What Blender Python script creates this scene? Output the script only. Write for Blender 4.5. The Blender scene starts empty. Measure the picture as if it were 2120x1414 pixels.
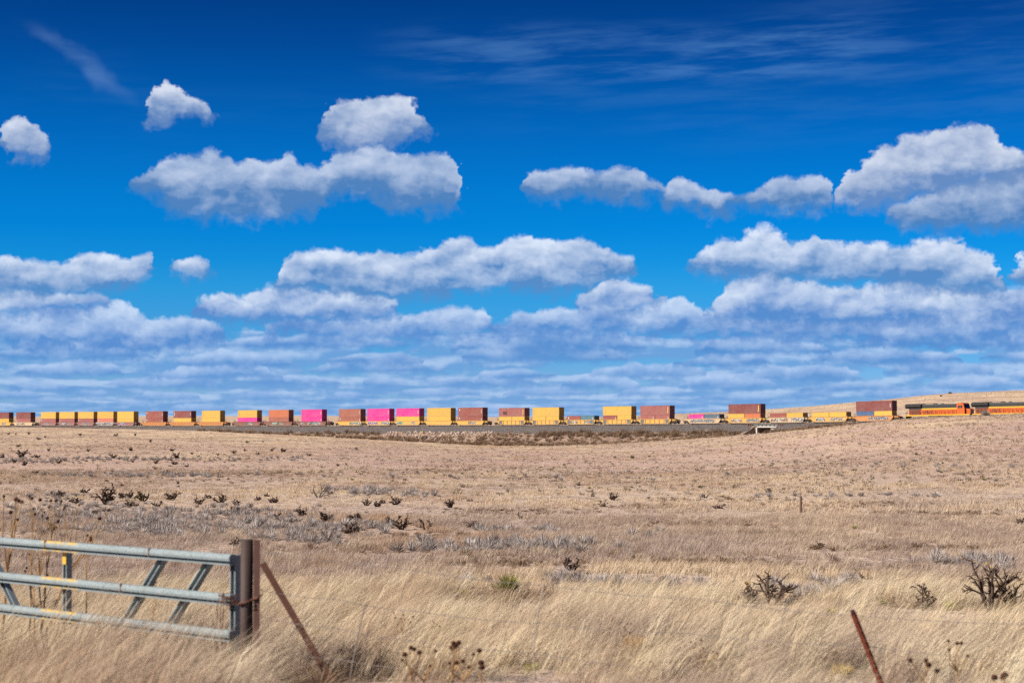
import bpy, math, random
import numpy as np
from mathutils import Vector, Matrix
R = math.radians
random.seed(7)
sc = bpy.context.scene
COL = sc.collection

# ------------------------------------------------------------------ camera
EYE = 2.6                     # eye height above the ground at the gate
F = 4122.0                    # 70 mm lens on a 2120 px wide frame
PITCH = math.atan((872 - 707) / F)
cd = bpy.data.cameras.new('camera')
cd.lens = 70; cd.sensor_width = 36; cd.clip_start = 0.5; cd.clip_end = 30000
cd.dof.use_dof = True; cd.dof.focus_distance = 150; cd.dof.aperture_fstop = 2.8
cam = bpy.data.objects.new('camera', cd); COL.objects.link(cam)
cam.location = (0, 0, EYE); cam.rotation_euler = (math.pi / 2 + PITCH, 0, 0)
sc.camera = cam

# ------------------------------------------------------------------ light and exposure
SUN_AZ = R(-110)              # from +Y (view direction), negative = left; so left and a little behind
SUN_EL = R(36)
sd = bpy.data.lights.new('sun', 'SUN'); sd.energy = 5.0; sd.angle = R(0.53); sd.color = (1.0, 0.93, 0.83)
sun = bpy.data.objects.new('sun', sd); COL.objects.link(sun)
to_sun = Vector((math.sin(SUN_AZ) * math.cos(SUN_EL), math.cos(SUN_AZ) * math.cos(SUN_EL), math.sin(SUN_EL)))
sun.rotation_euler = to_sun.to_track_quat('Z', 'Y').to_euler()
sun.location = to_sun * 200
sc.view_settings.view_transform = 'Standard'; sc.view_settings.look = 'None'
sc.view_settings.exposure = 0.92; sc.view_settings.gamma = 1; sc.view_settings.use_curve_mapping = False
sc.cycles.use_denoising = False
sc.cycles.use_adaptive_sampling = True; sc.cycles.adaptive_threshold = .01; sc.cycles.adaptive_min_samples = 16
sc.cycles.max_bounces = 5; sc.cycles.diffuse_bounces = 1; sc.cycles.glossy_bounces = 2
sc.cycles.transmission_bounces = 2; sc.cycles.transparent_max_bounces = 4
sc.cycles.caustics_reflective = False; sc.cycles.caustics_refractive = False


# ------------------------------------------------------------------ node helpers
class G:
    """thin wrapper that writes node graphs as expressions"""
    def __init__(s, nt): s.nt = nt
    def node(s, t, **kw):
        n = s.nt.nodes.new(t)
        for k, v in kw.items(): setattr(n, k, v)
        return n
    def put(s, sock, v):
        if isinstance(v, bpy.types.NodeSocket): s.nt.links.new(v, sock)
        elif v is not None: sock.default_value = v
    def m(s, op, a, b=None, c=None, clamp=False):
        n = s.node('ShaderNodeMath', operation=op, use_clamp=clamp)
        for i, v in enumerate((a, b, c)):
            if v is not None: s.put(n.inputs[i], v)
        return n.outputs[0]
    def xyz(s, x, y, z=0.0):
        n = s.node('ShaderNodeCombineXYZ')
        for i, v in enumerate((x, y, z)): s.put(n.inputs[i], v)
        return n.outputs[0]
    def sep(s, v):
        n = s.node('ShaderNodeSeparateXYZ'); s.put(n.inputs[0], v); return n.outputs
    def noise(s, vec, scale, detail=4, rough=0.5, dim='3D', dist=0.0):
        n = s.node('ShaderNodeTexNoise', noise_dimensions=dim)
        s.put(n.inputs['Vector'], vec); s.put(n.inputs['Scale'], scale)
        n.inputs['Detail'].default_value = detail; n.inputs['Roughness'].default_value = rough
        n.inputs['Distortion'].default_value = dist
        return n.outputs
    def rng(s, v, a, b, c=0.0, d=1.0, smooth=False):
        n = s.node('ShaderNodeMapRange', interpolation_type='SMOOTHSTEP' if smooth else 'LINEAR', clamp=True)
        for i, q in enumerate((v, a, b, c, d)): s.put(n.inputs[i], q)
        return n.outputs[0]
    def mix(s, f, a, b, blend='MIX'):
        n = s.node('ShaderNodeMix', data_type='RGBA', blend_type=blend)
        s.put(n.inputs[0], f)
        for i, v in ((6, a), (7, b)):
            s.put(n.inputs[i], v if isinstance(v, bpy.types.NodeSocket) else (*v, 1.0))
        return n.outputs[2]
    def ramp(s, f, stops, interp='LINEAR'):
        n = s.node('ShaderNodeValToRGB'); s.put(n.inputs[0], f)
        cr = n.color_ramp; cr.interpolation = interp
        while len(cr.elements) < len(stops): cr.elements.new(0.5)
        for e, (p, c) in zip(cr.elements, stops): e.position = p; e.color = (*c, 1)
        return n.outputs[0]
    def curve(s, f, pts):
        n = s.node('ShaderNodeFloatCurve'); s.put(n.inputs['Value'], f)
        cm = n.mapping; cm.use_clip = False; c = cm.curves[0]
        c.points[0].location = pts[0]; c.points[1].location = pts[-1]
        for p in pts[1:-1]: c.points.new(*p)
        for p in c.points: p.handle_type = 'VECTOR'
        cm.update()
        return n.outputs[0]


def lin(r, g, b):
    return tuple((c / 255 / 12.92) if c <= 10 else ((c / 255 + .055) / 1.055) ** 2.4 for c in (r, g, b))


# ------------------------------------------------------------------ the sky: Nishita with banks of cumulus
def pix_dir(x, y):
    a = (x - 1060) / F; b = (707 - y) / F
    v = Vector((a, math.cos(PITCH) - b * math.sin(PITCH), math.sin(PITCH) + b * math.cos(PITCH)))
    return math.atan2(v.x, v.y), math.atan2(v.z, math.hypot(v.x, v.y))

CLOUD_ROWS = [
    # highest, lone clouds
    [([(0,270),(40,253),(75,262),(95,290),(108,312)], [(0,312),(50,322),(108,318)]),
     ([(290,242),(310,205),(335,177),(358,180),(375,203),(420,208),(456,233)], [(290,250),(330,254),(360,243),(400,231),(456,239)]),
     ([(658,262),(675,230),(700,217),(740,214),(780,207),(840,211),(870,235),(884,258)], [(658,272),(690,301),(730,308),(800,302),(850,282),(884,262)]),
     ([(1732,405),(1768,355),(1800,328),(1850,298),(1900,284),(1940,280),(1980,266),(2035,264),(2060,285),(2090,315),(2160,335)],
      [(1732,420),(1800,428),(1850,420),(1900,408),(1950,395),(2040,380),(2160,370)])],
    [([(258,383),(300,365),(340,345),(385,325),(440,318),(480,341),(525,328),(545,345),(580,328),(655,356),(690,325),(730,311),(780,309),(820,328),(870,330),(930,320),(945,345),(955,380),(968,412)],
      [(258,389),(330,400),(345,432),(420,447),(500,450),(600,445),(655,432),(665,405),(720,397),(780,402),(800,422),(850,432),(930,432),(968,426)]),
     ([(1071,384),(1100,361),(1170,353),(1230,365),(1320,358),(1338,378),(1372,380)], [(1071,400),(1150,404),(1240,398),(1260,414),(1310,416),(1372,390)]),
     ([(1373,398),(1390,376),(1412,374),(1450,385),(1480,410),(1510,404),(1542,412)], [(1373,425),(1410,420),(1450,430),(1490,446),(1542,420)]),
     ([(1545,412),(1580,395),(1620,368),(1650,375),(1690,368),(1720,385),(1732,400)], [(1545,420),(1600,436),(1640,438),(1690,427),(1732,415)]),
     ([(1828,447),(1860,425),(1900,420),(1950,395),(2000,385),(2060,370),(2160,350)], [(1828,451),(1860,466),(1920,474),(2000,471),(2160,470)])],
    [([(-60,540),(0,538),(40,545),(80,550),(130,555),(180,528),(230,535),(260,545),(310,529),(328,545)], [(-60,605),(0,607),(100,610),(200,602),(260,592),(290,577),(328,562)]),
     ([(350,546),(400,533),(447,550)], [(350,556),(400,568),(447,560)]),
     ([(560,582),(575,555),(610,535),(640,527),(700,525),(740,540),(780,525),(850,535),(890,525),(915,500),(950,490),(975,505),(985,520),(1020,520),(1060,500),(1090,490),(1130,505),(1200,498),(1250,513),(1280,535),(1330,552)],
      [(560,592),(650,602),(750,612),(900,614),(960,598),(1050,597),(1150,602),(1230,592),(1280,574),(1330,562)]),
     ([(1422,548),(1450,530),(1500,505),(1575,478),(1620,495),(1650,510),(1690,494),(1720,510),(1760,520),(1800,507),(1850,514),(1900,504),(1960,499),(2020,518),(2060,545),(2090,572)],
      [(1422,558),(1500,572),(1600,575),(1750,580),(2000,613),(2090,602)]),
     ([(2094,562),(2120,530),(2170,515)], [(2094,580),(2120,592),(2170,600)])],
    [([(-60,612),(0,609),(60,607),(130,612),(190,607),(222,622)], [(-60,652),(0,652),(100,650),(180,642),(222,627)]),
     ([(383,642),(420,619),(480,609),(500,620),(545,596),(600,599),(680,604),(740,609),(800,619),(828,642)], [(383,652),(480,662),(600,670),(750,667),(828,655)]),
     ([(1178,632),(1220,605),(1280,579),(1310,589),(1368,602)], [(1178,641),(1280,648),(1368,633)]),
     ([(1460,628),(1520,585),(1590,569),(1640,580),(1700,598),(1800,600),(1900,590),(2000,600),(2060,600),(2170,600)], [(1460,662),(1600,673),(1800,678),(2000,664),(2170,664)])],
    [([(-60,660),(0,655),(60,655),(100,650),(180,640),(230,633),(280,650),(340,665),(400,657),(474,682)], [(-60,708),(0,708),(150,718),(300,725),(420,718),(474,696)]),
     ([(546,677),(600,667),(700,672),(800,665),(850,660),(900,645),(960,641),(1000,655),(1024,676)], [(546,690),(700,700),(800,703),(950,698),(1024,690)]),
     ([(1028,678),(1080,655),(1150,645),(1250,640),(1330,640),(1400,613),(1440,640),(1500,660),(1700,668),(1850,667),(2000,648),(2170,640)],
      [(1028,698),(1200,694),(1400,694),(1700,705),(2170,705)])],
]
HALF = 0.28; ELMAX = 0.24
NPT = 150

def row_curves(row):
    s = np.linspace(-HALF, HALF, NPT)
    top = np.full(NPT, np.nan); bot = np.full(NPT, np.nan)
    for tp, bp in row:
        T = np.array([pix_dir(*p) for p in tp]); B = np.array([pix_dir(*p) for p in bp])
        m = (s >= T[0, 0]) & (s <= T[-1, 0])
        top[m] = np.interp(s[m], T[:, 0], T[:, 1]); bot[m] = np.interp(s[m], B[:, 0], B[:, 1])
    mid = (top + bot) / 2; ok = ~np.isnan(mid)
    midf = np.interp(s, s[ok], mid[ok])
    dist = np.array([np.min(np.abs(s[ok] - q)) for q in s])
    top = np.where(ok, top, midf - 0.002 - np.minimum(dist, .02) * .9); bot = np.where(ok, bot, midf + 0.002 + np.minimum(dist, .02) * .9)
    x = (s + HALF) / (2 * HALF)
    return [(float(a), float(b / ELMAX)) for a, b in zip(x, top)], [(float(a), float(b / ELMAX)) for a, b in zip(x, bot)]

w = bpy.data.worlds.new('World'); sc.world = w; w.use_nodes = True
nt = w.node_tree; nt.nodes.clear(); g = G(nt)
D = g.node('ShaderNodeTexCoord').outputs['Generated']
dx, dy, dz = g.sep(D)
az = g.m('ARCTAN2', dx, dy); el = g.m('ARCSINE', dz)
sky = g.node('ShaderNodeTexSky', sky_type='NISHITA', sun_disc=False)
sky.sun_elevation = SUN_EL; sky.sun_rotation = SUN_AZ % (2 * math.pi)
sky.altitude = 1800; sky.air_density = 1.0; sky.dust_density = 0.3; sky.ozone_density = 3.0
# a polarised, dry high-plains blue: the tint deepens with elevation
tint = g.ramp(g.rng(el, 0.0, 0.30), [(0.0, (0.34, .55, 1.04)), (.058, (0.2803, 0.5127, 0.9575)), (.107, (0.1686, 0.4707, 0.9134)), (.147, (0.1203, 0.4687, 0.9005)), (.22, (0.0542, 0.4759, 0.8919)),
                                     (.268, (0.0177, 0.4356, 0.8765)), (.325, (0.0030, 0.3963, 0.8719)), (.381, (0.0025, 0.3735, 0.8244)), (.461, (0.0023, 0.3119, 0.7388)), (.541, (0.0021, 0.2492, 0.6240)),
                                     (.621, (0.003, 0.1818, 0.5043)), (.70, (0.003, 0.135, 0.40)), (1.0, (0.004, 0.115, 0.34))])
base = g.mix(1.0, sky.outputs[0], tint, 'MULTIPLY')
P = g.xyz(az, el)
big = g.noise(P, 55, 3, .5, '2D'); bigs = g.sep(big[1])
fine = g.noise(P, 150, 6, .58, '2D'); fs = g.sep(fine[1])
L1 = g.noise(g.xyz(g.m('ADD', az, 0.0), g.m('MULTIPLY', el, 1.5)), 95, 6, .6, '2D')[0]
L2 = g.noise(g.xyz(g.m('ADD', az, -0.0022), g.m('MULTIPLY', g.m('ADD', el, 0.0026), 1.5)), 95, 6, .6, '2D')[0]
relief = g.m('SUBTRACT', L1, L2)
K = 7.85                                 # cloud radiance against the Nishita scale
# cirrus: wind-drawn veils high up
rot = 0.0
cz = g.noise(g.xyz(g.m('ADD', g.m('MULTIPLY', az, 7.0), g.m('MULTIPLY', el, -9.0)), g.m('MULTIPLY', el, 38.0)), 1.0, 5, .55, '2D', .3)[0]
cm = g.noise(g.xyz(g.m('MULTIPLY', az, 3.2), g.m('MULTIPLY', el, 11.0), 3.7), 1.0, 2, .5, '3D')[0]
veil = g.m('MULTIPLY', g.m('MULTIPLY', g.rng(az, -.085, -.01, smooth=True), g.rng(az, .24, .12, smooth=True)), g.m('MULTIPLY', g.rng(el, .164, .176, smooth=True), g.rng(el, .203, .188, smooth=True)))
ci = g.m('MULTIPLY', g.rng(g.noise(g.xyz(g.m('ADD', g.m('MULTIPLY', az, 16.0), g.m('MULTIPLY', el, -40.0)), g.m('MULTIPLY', el, 120.0)), 1.0, 6, .60, '2D', .12)[0], .36, .74, smooth=True), g.m('ADD', veil, g.m('MULTIPLY', g.rng(cm, .44, .62, smooth=True), .45)))
ci = g.m('MULTIPLY', ci, g.rng(el, .12, .175, smooth=True))
colr = g.mix(g.m('MULTIPLY', ci, .24), base, tuple(c * K for c in lin(110, 165, 220)))
# wind-torn streak at upper left (az -0.24..-0.18)
st = g.m('SUBTRACT', g.m('ADD', az, 0.2118), g.m('MULTIPLY', g.m('SUBTRACT', el, 0.174), -1.22))
st = g.m('ADD', st, g.m('MULTIPLY', g.m('SUBTRACT', bigs[0], .5), .02))
sw = g.m('MULTIPLY', g.m('SUBTRACT', 1.0, g.rng(g.m('ABSOLUTE', st), 0.0, .011, smooth=True)), g.m('MULTIPLY', g.rng(el, .150, .178, smooth=True), g.rng(el, .197, .182, smooth=True)))
sw = g.m('MULTIPLY', sw, g.rng(cz, .3, .65))
colr = g.mix(g.m('MULTIPLY', sw, .28), colr, tuple(c * K for c in lin(140, 180, 225)))

# billows: rounded cells, evaluated here and a step towards the sun for their lit and shaded sides
def billow(vec, scale, detail=2.0, rough=.5):
    n = g.node('ShaderNodeTexVoronoi', voronoi_dimensions='2D', feature='SMOOTH_F1', normalize=True)
    g.put(n.inputs['Vector'], vec); n.inputs['Scale'].default_value = scale; n.inputs['Smoothness'].default_value = .35
    n.inputs['Detail'].default_value = detail; n.inputs['Roughness'].default_value = rough; n.inputs['Lacunarity'].default_value = 2.3
    return n.outputs['Distance']
dz1 = g.m('SUBTRACT', fs[0], .5); dz2 = g.m('SUBTRACT', fs[1], .5)
db1 = g.m('SUBTRACT', bigs[1], .5); db2 = g.m('SUBTRACT', bigs[2], .5)
qa = g.m('ADD', az, g.m('MULTIPLY', dz1, .010)); qe = g.m('ADD', g.m('MULTIPLY', el, 1.5), g.m('MULTIPLY', dz2, .010))
B0 = billow(g.xyz(qa, qe), 62); B1 = billow(g.xyz(g.m('ADD', qa, -.0030), g.m('ADD', qe, .0060)), 62)
brel = g.m('SUBTRACT', B1, B0)
bmp = g.m('SUBTRACT', .42, B0)

# far bank towards the horizon: rows of flat-based cumulus crowding together with distance
bankmod = g.noise(g.xyz(g.m('MULTIPLY', az, 9.0), g.m('MULTIPLY', el, 55.0)), 1.0, 3, .5, '2D')[0]
def bank(colr, ka, ke, lo, hi, thr, seed, topc, basec, op, sq):
    le = g.m('LOGARITHM', g.m('ADD', g.m('MAXIMUM', el, 0.0), .013), math.e)
    fa = g.m('MULTIPLY', az, ka)
    cx = g.m('ADD', fa, g.m('MULTIPLY', dz1, .25))
    cy = g.m('MULTIPLY', le, ke)
    a = g.noise(g.xyz(cx, cy, seed), 1.0, 4, .50, '3D')[0]
    b = g.noise(g.xyz(g.m('ADD', cx, -.10), g.m('ADD', cy, sq), seed), 1.0, 2, .50, '3D')[0]
    cov = g.m('ADD', g.m('ADD', a, g.m('MULTIPLY', g.m('SUBTRACT', bankmod, .5), .40)), g.rng(el, hi, lo, -.60, .06))
    al = g.rng(cov, thr - .02, thr + .10, smooth=True)
    sh = g.rng(g.m('ADD', g.m('SUBTRACT', a, b), g.m('MULTIPLY', relief, .25)), -.09, .19, smooth=True)
    c = g.mix(sh, tuple(q * K for q in basec), tuple(q * K for q in topc))
    return g.mix(g.m('MULTIPLY', al, op), colr, c)
colr = bank(colr, 24, 4.6, .036, .075, .43, 1.3, lin(176, 203, 239), lin(112, 162, 219), .85, .36)
# far rows, each a line of small flat-based clouds, lower and smaller towards the horizon
rq = random.Random(23)
def far_row(y0, hmin, hmax, wmin, wmax, gap):
    row = []; x = -80 + rq.uniform(0, 120)
    while x < 2200:
        wd = rq.uniform(wmin, wmax); hh = rq.uniform(hmin, hmax) * min(1.0, wd / wmax + .35); yb = y0 + rq.uniform(-9, 9)
        n = max(4, int(wd / 30)); tp = []
        for k in range(n + 1):
            u = k / n; tp.append((x + wd * u, yb - 1.5 - hh * (math.sin(math.pi * u) ** .5) * rq.uniform(.55, 1.1)))
        row.append((tp, [(x, yb - 2), (x + wd * .5, yb + 2), (x + wd, yb - 2)])); x += wd + rq.uniform(.2, 1.0) * gap
    return row
FAR_ROWS = [(726, 24, 54, 150, 460, 110), (750, 22, 46, 110, 380, 80), (776, 18, 38, 80, 320, 70), (802, 14, 30, 70, 260, 60), (826, 11, 22, 60, 210, 60), (846, 8, 15, 50, 170, 60)]
ROWS = [(far_row(*r), .42 - .02 * i, lin(182 - i, 208 - i, 243), tuple(a + (b - a) * i / 9 for a, b in zip(lin(88, 144, 210), lin(128, 174, 226))), .94 - .03 * i) for i, r in reversed(list(enumerate(FAR_ROWS)))]

lowA = g.noise(g.xyz(az, g.m('MULTIPLY', el, 2.2)), 34, 3, .5, '2D')[0]
tops = [lin(216, 225, 242), lin(194, 209, 235), lin(220, 232, 251), lin(218, 231, 250), lin(200, 220, 247)]
bases = [lin(108, 143, 194), lin(84, 132, 189), lin(90, 140, 199), lin(90, 140, 206), lin(90, 143, 210)]
azw = g.m('ADD', az, g.m('ADD', g.m('MULTIPLY', dz1, .012), g.m('MULTIPLY', db1, .016)))
elw = g.m('ADD', el, g.m('ADD', g.m('MULTIPLY', dz2, .0078), g.m('MULTIPLY', db2, .005)))
elb = g.m('ADD', el, g.m('ADD', g.m('MULTIPLY', dz2, .0030), g.m('MULTIPLY', db2, .005)))
S01 = g.m('DIVIDE', g.m('PINGPONG', g.m('ADD', azw, HALF), 2 * HALF), 2 * HALF)
lump = g.m('ADD', g.m('ADD', g.m('MULTIPLY', brel, .80), g.m('MULTIPLY', g.m('SUBTRACT', lowA, .5), 1.25)), g.m('MULTIPLY', relief, .36))
def cloud_row(colr, row, ws, topc, basec, op):
    """one row of cumulus: ws scales the size of its billows"""
    if ws == 1.0: ew, eb, S = elw, elb, S01
    else:
        ew = g.m('ADD', el, g.m('MULTIPLY', g.m('SUBTRACT', elw, el), ws)); eb = g.m('ADD', el, g.m('MULTIPLY', g.m('SUBTRACT', elb, el), ws)); S = S01
    tc, bc = row_curves(row)
    t = g.m('MULTIPLY', g.curve(S, tc), ELMAX); b = g.m('MULTIPLY', g.curve(S, bc), ELMAX)
    th = g.m('SUBTRACT', t, b)
    t2 = g.m('ADD', t, g.m('MULTIPLY', bmp, g.rng(th, 0.0, .014 * ws, 0.0, .0080 * ws)))
    at = g.m('DIVIDE', g.m('SUBTRACT', t2, ew), .0021 * ws ** .5); ab = g.m('DIVIDE', g.m('SUBTRACT', eb, b), .0060 * ws)
    q = g.m('MINIMUM', at, ab)
    al = g.rng(g.m('ADD', q, g.m('MULTIPLY', dz2, 2.0)), -1.0, .60, smooth=True)
    v = g.m('DIVIDE', g.m('SUBTRACT', eb, b), g.m('MAXIMUM', th, .010 * ws), clamp=True)
    sh = g.rng(g.m('ADD', g.m('MULTIPLY', v, .90), lump), .08, 1.14)
    c = g.mix(sh, tuple(q_ * K for q_ in basec), tuple(q_ * K for q_ in topc))
    return g.mix(g.m('MULTIPLY', al, g.rng(v, -.2, .45, .80 * op, op)), colr, c)
for args in ROWS: colr = cloud_row(colr, *args)
for k in (4, 3, 2, 1, 0): colr = cloud_row(colr, CLOUD_ROWS[k], 1.0, tops[k], bases[k], .98)
# scattered cumulus overhead, as the row above the frame goes on
up = g.m('ADD', g.m('MAXIMUM', dz, 0.0), .12)
ov = g.noise(g.xyz(g.m('DIVIDE', dx, up), g.m('DIVIDE', dy, up)), 1.6, 5, .55, '2D')[0]
oa = g.m('MULTIPLY', g.rng(ov, .60, .68, smooth=True), g.rng(el, .26, .36, smooth=True))
colr = g.mix(oa, colr, tuple(c * K for c in lin(200, 210, 232)))
bg = g.node('ShaderNodeBackground'); bg.inputs['Strength'].default_value = 0.067
nt.links.new(colr, bg.inputs['Color'])
out = g.node('ShaderNodeOutputWorld'); nt.links.new(bg.outputs[0], out.inputs[0])
w.cycles.sampling_method = 'MANUAL'; w.cycles.sample_map_resolution = 512

# ------------------------------------------------------------------ numpy noise, terrain
def vnoise(x, y, seed=0):
    xi = np.floor(x).astype(np.int64); yi = np.floor(y).astype(np.int64)
    xf = x - xi; yf = y - yi
    def h(a, b):
        n = (a * 374761393 + b * 668265263 + seed * 974634773) & 0xffffffff
        n = ((n ^ (n >> 13)) * 1274126177) & 0xffffffff
        return ((n ^ (n >> 16)) & 0xffff) / 65535.0
    u = xf * xf * (3 - 2 * xf); v = yf * yf * (3 - 2 * yf)
    return (h(xi, yi) * (1 - u) + h(xi + 1, yi) * u) * (1 - v) + (h(xi, yi + 1) * (1 - u) + h(xi + 1, yi + 1) * u) * v

def fbm(x, y, oct=4, seed=0):
    s = 0; a = .5; n = 0
    for i in range(oct):
        s = s + a * vnoise(x * 2 ** i, y * 2 ** i, seed + i); n += a; a *= .5
    return s / n - .5

# the railway: a straight line crossing the view
TC, TS = 0.70, -0.714
RT_T = np.array([-900, -600, -339, -225, -100, 0, 74, 120, 157, 190, 260, 600.])
RT_Z = np.array([-.4, .2, .55, .6, .95, 1.28, 1.76, 2.15, 2.68, 3.25, 4.2, 7.])
_tt = np.linspace(-900, 600, 1501); _zz = np.interp(_tt, RT_T, RT_Z)
_k = np.ones(41) / 41; _zz = np.convolve(np.pad(_zz, 20, 'edge'), _k, 'valid')
def rail_z(t): return float(np.interp(t, _tt, _zz))
def track_pt(t, d=0.0, z=0.0):       # d > 0 is the far side
    return Vector((TC * t - TS * d, 681 + TS * t + TC * d, rail_z(t) + z))
TRACK_ROT = math.atan2(TS, TC)

COLX = np.array([-700, 0, 300, 700, 1000, 1400, 1560, 1750, 1860, 2000, 2120, 2900.])
ROWR = np.array([0, 12, 16, 20, 28, 38, 60, 85, 110, 180, 250, 330, 400, 480, 560, 640, 720, 800, 950, 1100, 1500, 2500, 4000, 12000.])
near = [1.0, .55, .25, .02, -.45, -1.0, -1.7, -2.1, -2.4]
TAB = np.array([
    near + [-3.4, -3.65, -3.6, -3.5, -3.2, -2.7, -2.2, -1.6, -1.0, .1, .6, 2.6, 8.3, 6, 0],
    near + [-3.4, -3.65, -3.6, -3.5, -3.2, -2.7, -2.2, -1.6, -1.0, .1, .6, 2.6, 8.3, 6, 0],
    near + [-3.4, -3.75, -3.75, -3.7, -3.4, -2.9, -2.3, -1.8, -.9, -.2, .3, 3, 9.0, 6, 0],
    near + [-3.3, -3.9, -4.2, -4.25, -4.15, -3.65, -2.8, -3.7, -1.5, 0, 1, 3.5, 9.5, 6, 0],
    near + [-3.3, -4.0, -4.75, -5.1, -5.1, -5.15, -6.2, -4.5, -2, .5, 2, 4, 8.0, 6, 0],
    near + [-3.3, -4.0, -4.6, -4.5, -3.8, -2.97, -4.0, -1.5, 2.2, 6.6, 6, 5, 8, 6, 0],
    near + [-3.2, -3.8, -4.2, -3.5, -2.1, -1.45, -1.6, 1.2, 4.0, 7.6, 7, 6, 8, 6, 0],
    near + [-3.0, -3.0, -2.6, -1.3, 1.15, 1.6, 2.6, 4.2, 7.0, 11.2, 10, 7, 8, 6, 0],
    near + [-2.7, -2.4, -.85, 1.15, 3.6, 2.4, 4.0, 6.5, 10, 14.2, 13, 8, 8, 6, 0],
    near + [-2.3, -1.2, .36, 2.6, 4.35, 3.2, 5.0, 8.5, 12.5, 17.2, 16, 9, 8, 6, 0],
    near + [-2.1, -.8, .9, 2.9, 4.7, 3.8, 6.0, 9.5, 13, 17.8, 17, 10, 8, 6, 0],
    near + [-2.0, -.6, 1.2, 3.2, 5.2, 4.8, 7.5, 10.5, 14, 19, 18, 11, 8, 6, 0]])
# fine resampling of the control heights, then smoothing
_lr = np.linspace(math.log(4.0), math.log(12000), 520)
_fx = np.linspace(-700, 2900, 361)
_T1 = np.array([np.interp(_lr, np.log(np.maximum(ROWR, 3.0)), c) for c in TAB])
_T2 = np.array([np.interp(_fx, COLX, _T1[:, j]) for j in range(len(_lr))]).T      # (x, r)
for kx, kr in ((21, 5), (15, 5), (9, 3)):
    _T2 = np.apply_along_axis(lambda v: np.convolve(np.pad(v, kx // 2, 'edge'), np.ones(kx) / kx, 'valid'), 0, _T2)
    _T2 = np.apply_along_axis(lambda v: np.convolve(np.pad(v, kr // 2, 'edge'), np.ones(kr) / kr, 'valid'), 1, _T2)

def height(X, Y):
    X = np.atleast_1d(np.asarray(X, float)); Y = np.atleast_1d(np.asarray(Y, float))
    a = np.arctan2(X, Y); r = np.hypot(X, Y)
    ac = np.clip(a, -.40, .42)
    px = 1060 + F * np.tan(ac); dep = np.maximum(r * np.cos(ac), 4.01)
    fi = np.clip((px + 700) / 3600 * 360, 0, 359.999); fj = np.clip((np.log(dep) - _lr[0]) / (_lr[1] - _lr[0]), 0, 518.999)
    i = fi.astype(int); j = fj.astype(int); u = fi - i; v = fj - j
    z = (_T2[i, j] * (1 - u) + _T2[i + 1, j] * u) * (1 - v) + (_T2[i, j + 1] * (1 - u) + _T2[i + 1, j + 1] * u) * v
    amp = np.clip((r - 10) / 60, 0, 1)
    z = z + amp * (fbm(X / 22, Y / 22, 4, 3) * .55 + fbm(X / 90, Y / 90, 2, 9) * .7 * np.clip(r / 200, 0, 1)) + fbm(X / 3.1, Y / 3.1, 3, 5) * .16
    # the railway cutting: the ground never rises above the formation
    t = X * TC + (Y - 681) * TS; d = -X * TS + (Y - 681) * TC
    rz = np.interp(t, _tt, _zz)
    lim = rz - .75 + np.maximum(0, np.abs(d) - 5.0) * .55
    return np.minimum(z, lim)

def hz(x, y): return float(height(x, y)[0])

def ground_px(x, y):
    """where the sight line through a point of the view meets the ground"""
    u = (x - 1060) / F
    Y = np.exp(np.linspace(math.log(9), math.log(1400), 1600)); Z = height(u * Y, Y)
    c, s = math.cos(PITCH), math.sin(PITCH)
    dep = Y * c + (Z - EYE) * s; yy = 707 - F * ((Z - EYE) * c - Y * s) / dep
    k = np.argmax(yy <= y)
    if yy[k] > y: k = len(Y) - 1
    return Vector((u * Y[k], Y[k], Z[k])), F / dep[k]

def view_pt(x, y, Y):
    a = (x - 1060) / F; b = (707 - y) / F
    v = Vector((a, math.cos(PITCH) - b * math.sin(PITCH), math.sin(PITCH) + b * math.cos(PITCH)))
    return Vector((0, 0, EYE)) + v * (Y / v.y)

# ------------------------------------------------------------------ materials
ALB = .66
def mat(name, fn, rough=.8, spec=.3, metal=0.0, bump=None, trans=0.0):
    m = bpy.data.materials.new(name); m.use_nodes = True
    nt = m.node_tree; nt.nodes.clear(); g = G(nt)
    o = g.node('ShaderNodeOutputMaterial'); p = g.node('ShaderNodeBsdfPrincipled')
    c = fn(g) if callable(fn) else fn
    # colours in this script are written as they print; ALB brings them to real reflectances
    c = g.mix(1.0, c, (ALB,) * 3, 'MULTIPLY') if isinstance(c, bpy.types.NodeSocket) else tuple(q * ALB for q in c)
    g.put(p.inputs['Base Color'], c if isinstance(c, bpy.types.NodeSocket) else (*c, 1))
    rr = rough(g) if callable(rough) else rough
    g.put(p.inputs['Roughness'], rr); p.inputs['Specular IOR Level'].default_value = spec
    p.inputs['Metallic'].default_value = metal
    if bump:
        sock, st, dist = bump(g); b = g.node('ShaderNodeBump'); b.inputs['Strength'].default_value = st
        b.inputs['Distance'].default_value = dist; g.put(b.inputs['Height'], sock); nt.links.new(b.outputs[0], p.inputs['Normal'])
    sh = p.outputs[0]
    if trans:
        tr = g.node('ShaderNodeBsdfTranslucent'); g.put(tr.inputs[0], c if isinstance(c, bpy.types.NodeSocket) else (*c, 1))
        mx = g.node('ShaderNodeMixShader'); mx.inputs[0].default_value = trans
        nt.links.new(sh, mx.inputs[1]); nt.links.new(tr.outputs[0], mx.inputs[2]); sh = mx.outputs[0]
    nt.links.new(sh, o.inputs[0])
    return m

def ocoord(g): return g.node('ShaderNodeTexCoord').outputs['Object']
def wpos(g): return g.node('ShaderNodeNewGeometry').outputs['Position']
def orand(g): return g.node('ShaderNodeObjectInfo').outputs['Random']

STRAW = (.80, .59, .385); BLOND = (.90, .695, .47); RUST = (.58, .37, .235); MAUVE = (.55, .415, .35); PINK = (.72, .51, .42)

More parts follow.
